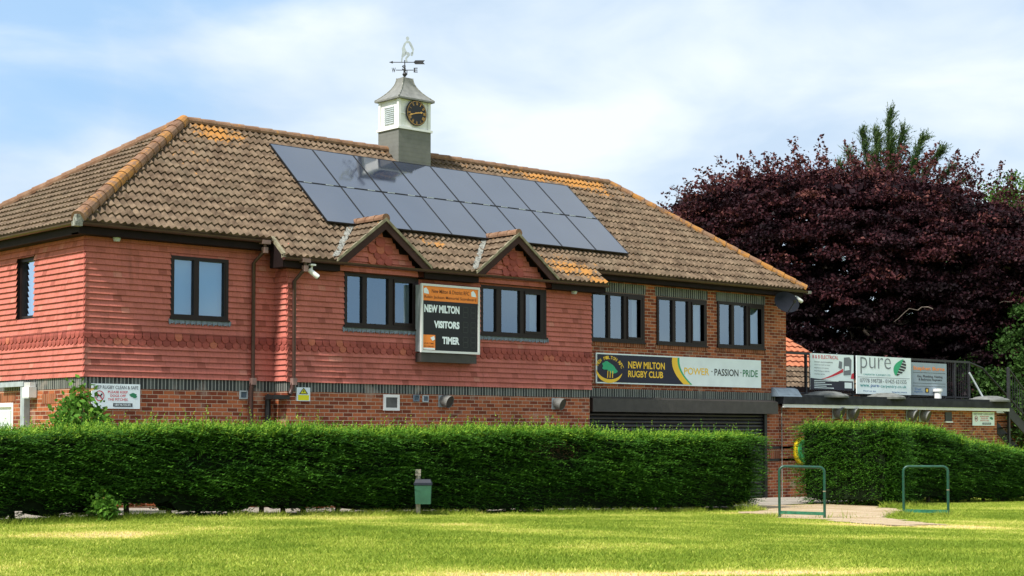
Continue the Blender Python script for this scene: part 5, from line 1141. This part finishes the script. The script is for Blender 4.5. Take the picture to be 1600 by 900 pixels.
# grass blades
def dpx(P_):
    f = np.array([math.cos(YAW), math.sin(YAW)]); r = np.array([math.sin(YAW), -math.cos(YAW)]); q = P_[:, :2] - np.array([CAM.x, CAM.y]); d_ = q @ f; return d_, (q @ r) / d_
NB = 2800000; gx = rng.uniform(-12, 42, NB); gy = rng.uniform(-26, -3.0, NB); d_, lat = dpx(np.stack([gx, gy], 1)); kp = (d_ > 14.0) & (np.abs(lat) < .56) & ((np.abs(lat) < .37) | (rng.random(NB) < .6)) & (rng.random(NB) < np.clip(32 / d_, .2, 1.2) - .35)
pxp = np.array([p[0] for p in PATH]); pyp = np.array([p[1] for p in PATH])
ax = gx + 1.1 * (fbm(gx, gy, 1.3, 31) - .5) + .55 * (fbm(gx, gy, 6, 37) - .5); ay = gy + 1.1 * (fbm(gx, gy, 1.3, 41) - .5) + .55 * (fbm(gx, gy, 6, 47) - .5); ins = np.zeros(NB, bool); j = len(PATH) - 1
for k in range(len(PATH)):
    ins ^= ((pyp[k] > ay) != (pyp[j] > ay)) & (ax < (pxp[j] - pxp[k]) * (ay - pyp[k]) / (pyp[j] - pyp[k] + 1e-12) + pxp[k]); j = k
kp &= ~(ins & (rng.random(NB) < .97)); kp &= ~((gx > 13.6) & (gx < 15.6) & (gy > -3.9))
gx, gy = gx[kp], gy[kp]; n = len(gx); dr_ = dryness(gx, gy); kk = rng.random(n) > (dr_ - .55) * 1.1; gx, gy, dr_ = gx[kk], gy[kk], dr_[kk]; n = len(gx)
h = (.014 + .020 * rng.random(n)) * (1.15 - .5 * dr_) * (.7 + .6 * fbm(gx, gy, 1.5, 55)); near = np.exp(-((gy + 3.75) / .22) ** 2) * (fbm(gx, gy, 1.1, 91) > .42); h = h * (1 + 3.2 * near)
for cx, cy in ((11.6, -7.3), (10.95, -6.6), (14.2, -8.2), (13.5, -7.6), (12.2, -7.3), (16.5, -5.3), (17.2, -5.4), (13.3, -4.2)): h = h * (1 + 4.5 * np.exp(-((gx - cx) ** 2 + (gy - cy) ** 2) / .09))
a = rng.uniform(0, 2 * np.pi, n); wd = .006 + .006 * rng.random(n); lean = rng.normal(0, .8, (n, 2)) * h[:, None]; z0 = gz(gx) - .012
A = np.stack([gx - np.cos(a) * wd, gy - np.sin(a) * wd, z0], 1); B = np.stack([gx + np.cos(a) * wd, gy + np.sin(a) * wd, z0], 1); C_ = np.stack([gx + lean[:, 0], gy + lean[:, 1], z0 + h + .008], 1)
V = np.stack([A, B, C_], 1).reshape(-1, 3); rn = np.clip(dr_ * .85 + rng.normal(0, .14, n) - .04, 0, 1)
o = fast('grass', V, np.arange(len(V)).reshape(-1, 3), M_grassb, attrs={'rnd': np.repeat(rn, 3)}); o['kind'] = 'stuff'; o['label'] = 'short mown grass, green with dry yellow patches'

# ---- trees
def leafquads(C, size, r, up=.5):
    n = len(C); nn = norm(r.normal(0, 1, (n, 3)) + np.array([0, 0, up])); u = norm(np.cross(nn, r.normal(0, 1, (n, 3)))); v = np.cross(nn, u); s_ = (size * (.6 + .8 * r.random(n)))[:, None]
    return np.stack([C - u * s_ * .5, C - v * s_ * .32, C + u * s_ * .5, C + v * s_ * .32], 1).reshape(-1, 3)
def limb(mb, p0, p1, r0, r1, wob=.3, n=7):
    p0, p1 = Vector(p0), Vector(p1); L_ = (p1 - p0).length; pts = []
    for k in range(n + 1): t = k / n; pts.append(p0.lerp(p1, t) + Vector((random.uniform(-1, 1), random.uniform(-1, 1), random.uniform(-1, 1))) * wob * L_ * .12 * math.sin(math.pi * t) + Vector((0, 0, .12 * L_ * math.sin(math.pi * t))))
    mb.tube(pts, [r0 + (r1 - r0) * k / n for k in range(n + 1)], 7); return pts
Fv = np.array([.669, .743, 0]); Rv = np.array([.743, -.669, 0]); Cm = np.array([CAM.x, CAM.y, 0])
def at(px, z, dep): return Cm + Fv * dep + Rv * ((px - 800) / 2530 * dep) + np.array([0, 0, z])

random.seed(41); r = np.random.default_rng(41); dep = 60; base = at(1385, -.1, dep)
be = thing('copper_beech', 'huge spreading copper beech with dark purple leaves behind the annexe', 'tree', tuple(base))
def crown_top(s): # height of the crown against sideways offset from the trunk (m), right positive
    return np.interp(s, [-8.2, -7.6, -7.0, -6.3, -5.2, -4.0, -2.5, -1.0, 0.5, 2.0, 3.5, 5.0, 6.2, 7.4], [9.7, 10.5, 10.95, 11.3, 11.6, 11.7, 11.7, 11.7, 11.6, 11.35, 10.8, 10.0, 9.0, 6.4])
nC = 1500; s_ = r.uniform(-7.9, 7.2, nC); q = r.uniform(-1, 1, nC); dd = np.sqrt(np.clip(1 - (s_ / 8.4) ** 2, 0.05, 1)); depth = q * 5.6 * dd; topz = crown_top(s_) - 4.2 * (np.abs(depth) / (6.2 * dd + .1)) ** 2.2; low = .6 + 1.2 * r.random(nC)
hh = r.random(nC) ** .55; shell = r.random(nC) < .72; hh = np.where(shell & (r.random(nC) < .5), 1 - .10 * r.random(nC), hh); zc = low + (topz - low) * hh - .35
depth = np.where(shell & (hh < .9), -np.sqrt(np.clip(1 - (np.clip((zc - 4) / 8.6, -.4, 1)) ** 2, .04, 1)) * 5.6 * dd * (.82 + .2 * r.random(nC)), depth)
Cc = base[None] + Rv * s_[:, None] + Fv * depth[:, None]; Cc[:, 2] = zc
per = 190; rad = r.uniform(.35, 1.0, nC); off = r.normal(0, 1, (nC, per, 3)); off = off / np.linalg.norm(off, axis=2, keepdims=True) * (r.random((nC, per, 1)) ** .45); off[:, :, 2] *= .24
LC = (Cc[:, None] + off * rad[:, None, None]).reshape(-1, 3); LC[:, 2] -= .30 * (np.linalg.norm(off[:, :, :2], axis=2) ** 2 * rad[:, None]).ravel()
# shoots that break the outline
ns = 330; s2 = r.uniform(-8.0, 7.0, ns); p2_ = base[None] + Rv * s2[:, None] + Fv * (r.uniform(-4, 3, ns))[:, None]; p2_[:, 2] = crown_top(s2) - .5 - r.random(ns) * .6
d2 = norm(Rv * (s2 / 8 + r.normal(0, .5, ns))[:, None] + Fv * r.normal(0, .3, ns)[:, None] + np.array([0, 0, 1.0]) * (1.0 - .75 * np.clip(np.abs(s2) / 8, 0, 1))[:, None]); l2 = r.uniform(.5, 1.25, ns)
tt = r.random((ns, 46)); SC = (p2_[:, None] + d2[:, None] * (tt * l2[:, None])[:, :, None] + r.normal(0, .13, (ns, 46, 3)) * (1.25 - tt)[:, :, None]).reshape(-1, 3)
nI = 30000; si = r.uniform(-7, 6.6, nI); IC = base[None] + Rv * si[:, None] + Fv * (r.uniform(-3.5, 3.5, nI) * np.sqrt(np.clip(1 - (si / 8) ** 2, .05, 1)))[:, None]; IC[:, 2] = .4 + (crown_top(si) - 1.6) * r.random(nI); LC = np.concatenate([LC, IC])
LCa = np.concatenate([LC, SC]); hz_ = np.concatenate([np.repeat(r.normal(.44, .20, nC), per), np.full(nI, .2), np.full(len(SC), .62)]) + r.normal(0, .13, len(LCa)) + .26 * np.clip((LCa[:, 2] - 8) / 4, -1, 1)  # crown shade put into leaf colour: lighter near the top, darker low and inside
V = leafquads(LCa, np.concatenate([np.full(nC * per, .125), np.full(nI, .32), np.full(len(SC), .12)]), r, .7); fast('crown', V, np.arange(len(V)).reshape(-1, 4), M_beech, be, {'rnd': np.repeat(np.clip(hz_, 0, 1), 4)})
b = MB(); tr0 = [tuple(base), tuple(base + np.array([.1, 0, 2.0])), tuple(base + np.array([-.1, .1, 4.2]))]; b.tube(tr0, [.55, .46, .40], 12); b.build('trunk', M_bark, be)
b = MB()
for k in range(46):
    ss = random.uniform(-7.3, 6.8); dpt = random.uniform(-4.8, 2.5); e = base + Rv * ss + Fv * dpt; e[2] = min(float(crown_top(ss)) - .3, random.uniform(3.5, 12)); st_ = base + np.array([0, 0, random.uniform(2.5, 4.8)]); pts = limb(b, st_, e, .13, .02, 1.2, 8)
    for q_ in range(3): a0 = pts[random.randint(3, 7)]; limb(b, a0, a0 + Vector((random.uniform(-1.3, 1.3), random.uniform(-1.2, .6), random.uniform(-.3, 1.0))), .03, .006, 1.0, 5)
for k in range(4):   # pale limbs that show on the near side of the crown
    ss = random.uniform(-6.5, 6.2); zz = random.uniform(3, 10.6); a0 = base + Rv * ss + Fv * (-5.9 * math.sqrt(max(.1, 1 - (ss / 8.4) ** 2)) * math.sqrt(max(.1, 1 - (max(0, zz - 4) / 8.8) ** 2))); a0[2] = zz
    e = Vector(a0) + Vector(Rv) * random.uniform(-1.6, 1.6) + Vector((0, 0, random.uniform(-.9, .6))) - Vector(Fv) * .1; limb(b, a0, e, .022, .006, 1.2, 7)
b.build('limbs', M_bark, be)

# cypress behind: leaning plumes
random.seed(5); r = np.random.default_rng(5); dep = 69; base = at(1385, 0, dep); cy = thing('cypress_tree', 'dark feathery conifer standing up above the purple beech', 'tree', tuple(base))
s0 = 2530 / dep; P0, D_, L0, RD = [], [], [], []; tips = [(1392, 172, .8), (1372, 200, .4), (1350, 200, .2), (1418, 196, .5), (1446, 212, .7), (1330, 232, .2), (1462, 240, .8), (1486, 262, .9), (1400, 232, .3), (1312, 255, .0), (1436, 250, .5), (1384, 225, .2), (1362, 240, 0), (1500, 285, .9)]
b = MB(); b.tube([tuple(base), tuple(base + np.array([0, 0, 7])), tuple(base + np.array([.2, 0, 12.5]))], [.35, .25, .1], 8); b.build('trunk', M_barkd, cy); b = MB()
for (tx, ty, ln) in tips:
    tip = at(tx + 4, 1.6 + (679 - ty) / s0, dep) + Fv * random.uniform(-1, 1); st_ = at(1385 + (tx - 1385) * .50, 1.6 + (679 - max(ty + 85, 290)) / s0, dep); n = 240
    t = r.random(n) ** .8; bend = np.array([0, 0, -.9]) * ln; pos = st_[None] * (1 - t)[:, None] + tip[None] * t[:, None] + bend[None] * (-(t * (1 - t)) * 1.6)[:, None]
    wdt = .24 * (1 - t) ** .7 + .02; pos += (Rv[None] * (r.normal(0, 1, n) * wdt)[:, None] + Fv[None] * (r.normal(0, 1, n) * wdt)[:, None]) * .55; P0.append(pos); ax_ = norm((tip - st_)[None])[0]
    D_.append(norm(ax_[None] * 1.0 + r.normal(0, .42, (n, 3)) + np.array([.25, -.2, .05]))); L0.append(.30 + .42 * r.random(n)); RD.append(np.clip(.35 + .3 * r.normal(0, 1, n) * .5 + .3 * t, 0, 1)); b.tube([tuple(st_), tuple((st_ + tip) / 2 - bend * .4), tuple(tip)], [.06, .04, .01], 5)
b.build('branches', M_barkd, cy)
n = 3600; ss = r.normal(0, 1.5, n); pos = base[None] + Rv * ss[:, None] + Fv * r.normal(0, 1.2, n)[:, None]; pos[:, 2] = r.uniform(3, 10.8, n); P0.append(pos); D_.append(norm(Rv * np.sign(ss)[:, None] + np.array([0, 0, .9]) + r.normal(0, .3, (n, 3)))); L0.append(.3 + .3 * r.random(n)); RD.append(r.random(n) * .5)
v, rr = sprays(np.concatenate(P0), np.concatenate(D_), np.concatenate(L0), 9, .14, .045, .10, np.concatenate(RD), 9); tri_build('foliage', v, rr, M_cypr, cy)

def roundtree(name, label, base, tops, Rw, Rd, seed, mat, leaf=.14, nC=700, per=110, zlow=1.0, conif=False):
    r = np.random.default_rng(seed); t = thing(name, label, 'tree', tuple(base)); s_ = r.uniform(-Rw, Rw, nC); dd = np.sqrt(np.clip(1 - (s_ / (Rw * 1.05)) ** 2, .05, 1)); de = r.uniform(-1, 1, nC) * Rd * dd
    tz = np.interp(s_, tops[0], tops[1]) - 3.0 * (np.abs(de) / (Rd + .1)) ** 2; hh = r.random(nC) ** .6; z = zlow + (tz - zlow) * hh - .3; C = base[None] + Rv * s_[:, None] + Fv * de[:, None]; C[:, 2] = z
    off = r.normal(0, 1, (nC, per, 3)); off = off / np.linalg.norm(off, axis=2, keepdims=True) * (r.random((nC, per, 1)) ** .5); off[:, :, 2] *= .6; rad = r.uniform(.3, .8, nC); LC = (C[:, None] + off * rad[:, None, None]).reshape(-1, 3)
    hz_ = np.repeat(r.normal(.45, .16, nC), per) + r.normal(0, .14, nC * per)
    V = leafquads(LC, leaf, r, .3); fast('crown', V, np.arange(len(V)).reshape(-1, 4), mat, t, {'rnd': np.repeat(np.clip(hz_, 0, 1), 4)})
    b = MB(); zt_ = float(np.mean(tops[1])); b.tube([tuple(base), tuple(base + np.array([.1, 0, zt_ * .5])), tuple(base + np.array([0, .1, zt_ * .85]))], [.3, .2, .06], 8)
    random.seed(seed)
    for k in range(12): e = Vector(C[r.integers(nC)]); limb(b, tuple(base + np.array([0, 0, zt_ * .35])), e, .08, .015, 1, 6)
    b.build('trunk', M_barkd, t); return t
roundtree('evergreen_tree', 'light green feathery tree at the right edge behind the beech', at(1612, -.1, 66), ([-3.2, -2.4, -1.6, -.8, 0, 2, 4, 5], [8.5, 10.4, 12.2, 12.9, 12.2, 12.0, 11, 7]), 4.2, 3.5, 71, M_gtree2, .13, 900, 120)
roundtree('evergreen_tree', 'lower mid-green tree filling the right edge beside the beech', at(1652, -.1, 55), ([-2.2, -1.5, -.6, 0, 1, 3, 4], [4.5, 6.2, 7.4, 8.2, 8.6, 8, 6]), 3.0, 2.5, 73, M_gtree, .13, 520, 110, zlow=.5)
roundtree('broadleaf_tree', 'small green treetop just showing over the right hip of the roof', at(1068, -.1, 64), ([-1.4, -.7, 0, .9, 1.6], [9.9, 10.5, 10.65, 10.3, 9.6]), 1.6, 1.5, 79, M_gtree, .13, 190, 90, zlow=4)
# far tree belts that close the view beside and behind the buildings
for k, (px, dp_, w_, h_, mt, lb_) in enumerate(((1180, 82, 7, 6.5, M_gtree, 'distant green tree behind the beech, hidden mostly by the clubhouse'), (1480, 84, 8, 7.5, M_cypr, 'distant dark tree behind the beech crown'), (1660, 80, 7, 9, M_cypr, 'distant dark tree beyond the right edge'))):
    roundtree('broadleaf_tree', lb_, at(px, -.1, dp_), ([-w_, -w_ * .6, 0, w_ * .6, w_], [h_ * .5, h_ * .9, h_, h_ * .85, h_ * .5]), w_, 3, 90 + k, mt, .3, 420, 60, zlow=.3)

# shrub by the left wall and sapling in the hedge
def shrub(name, label, base, rad, h, n, leaf, seed, lean=0):
    r = np.random.default_rng(seed); random.seed(seed); t = thing(name, label, 'shrub', tuple(base)); b = MB(); CC = []
    for k in range(n):
        a = random.uniform(0, 6.28); rr = rad * random.random() ** .6; top = Vector(base) + Vector((math.cos(a) * rr, math.sin(a) * rr, h * random.uniform(.55, 1.0) * (1 - .3 * rr / rad))); pts = limb(b, base, top, .012, .004, .8, 6)
        for p_ in pts[2:]: CC.append(np.array(p_)[None] + r.normal(0, .075, (22, 3)))
    b.build('stems', M_barkd, t); C = np.concatenate(CC); V = leafquads(C, leaf, r, .8); fast('leaves', V, np.arange(len(V)).reshape(-1, 4), M_shrub, t, {'rnd': np.repeat(np.clip(r.normal(.5, .22, len(C)), 0, 1), 4)}); return t
shrub('leafy_shrub', 'bright green leafy shrub rising above the hedge by the left notice', np.array([-.98, -1.75, .28]), .46, 2.32, 64, .10, 3)
shrub('sapling', 'pale green sapling growing out of the foot of the hedge', np.array([-1.62, -3.86, .28]), .2, .42, 8, .07, 8)
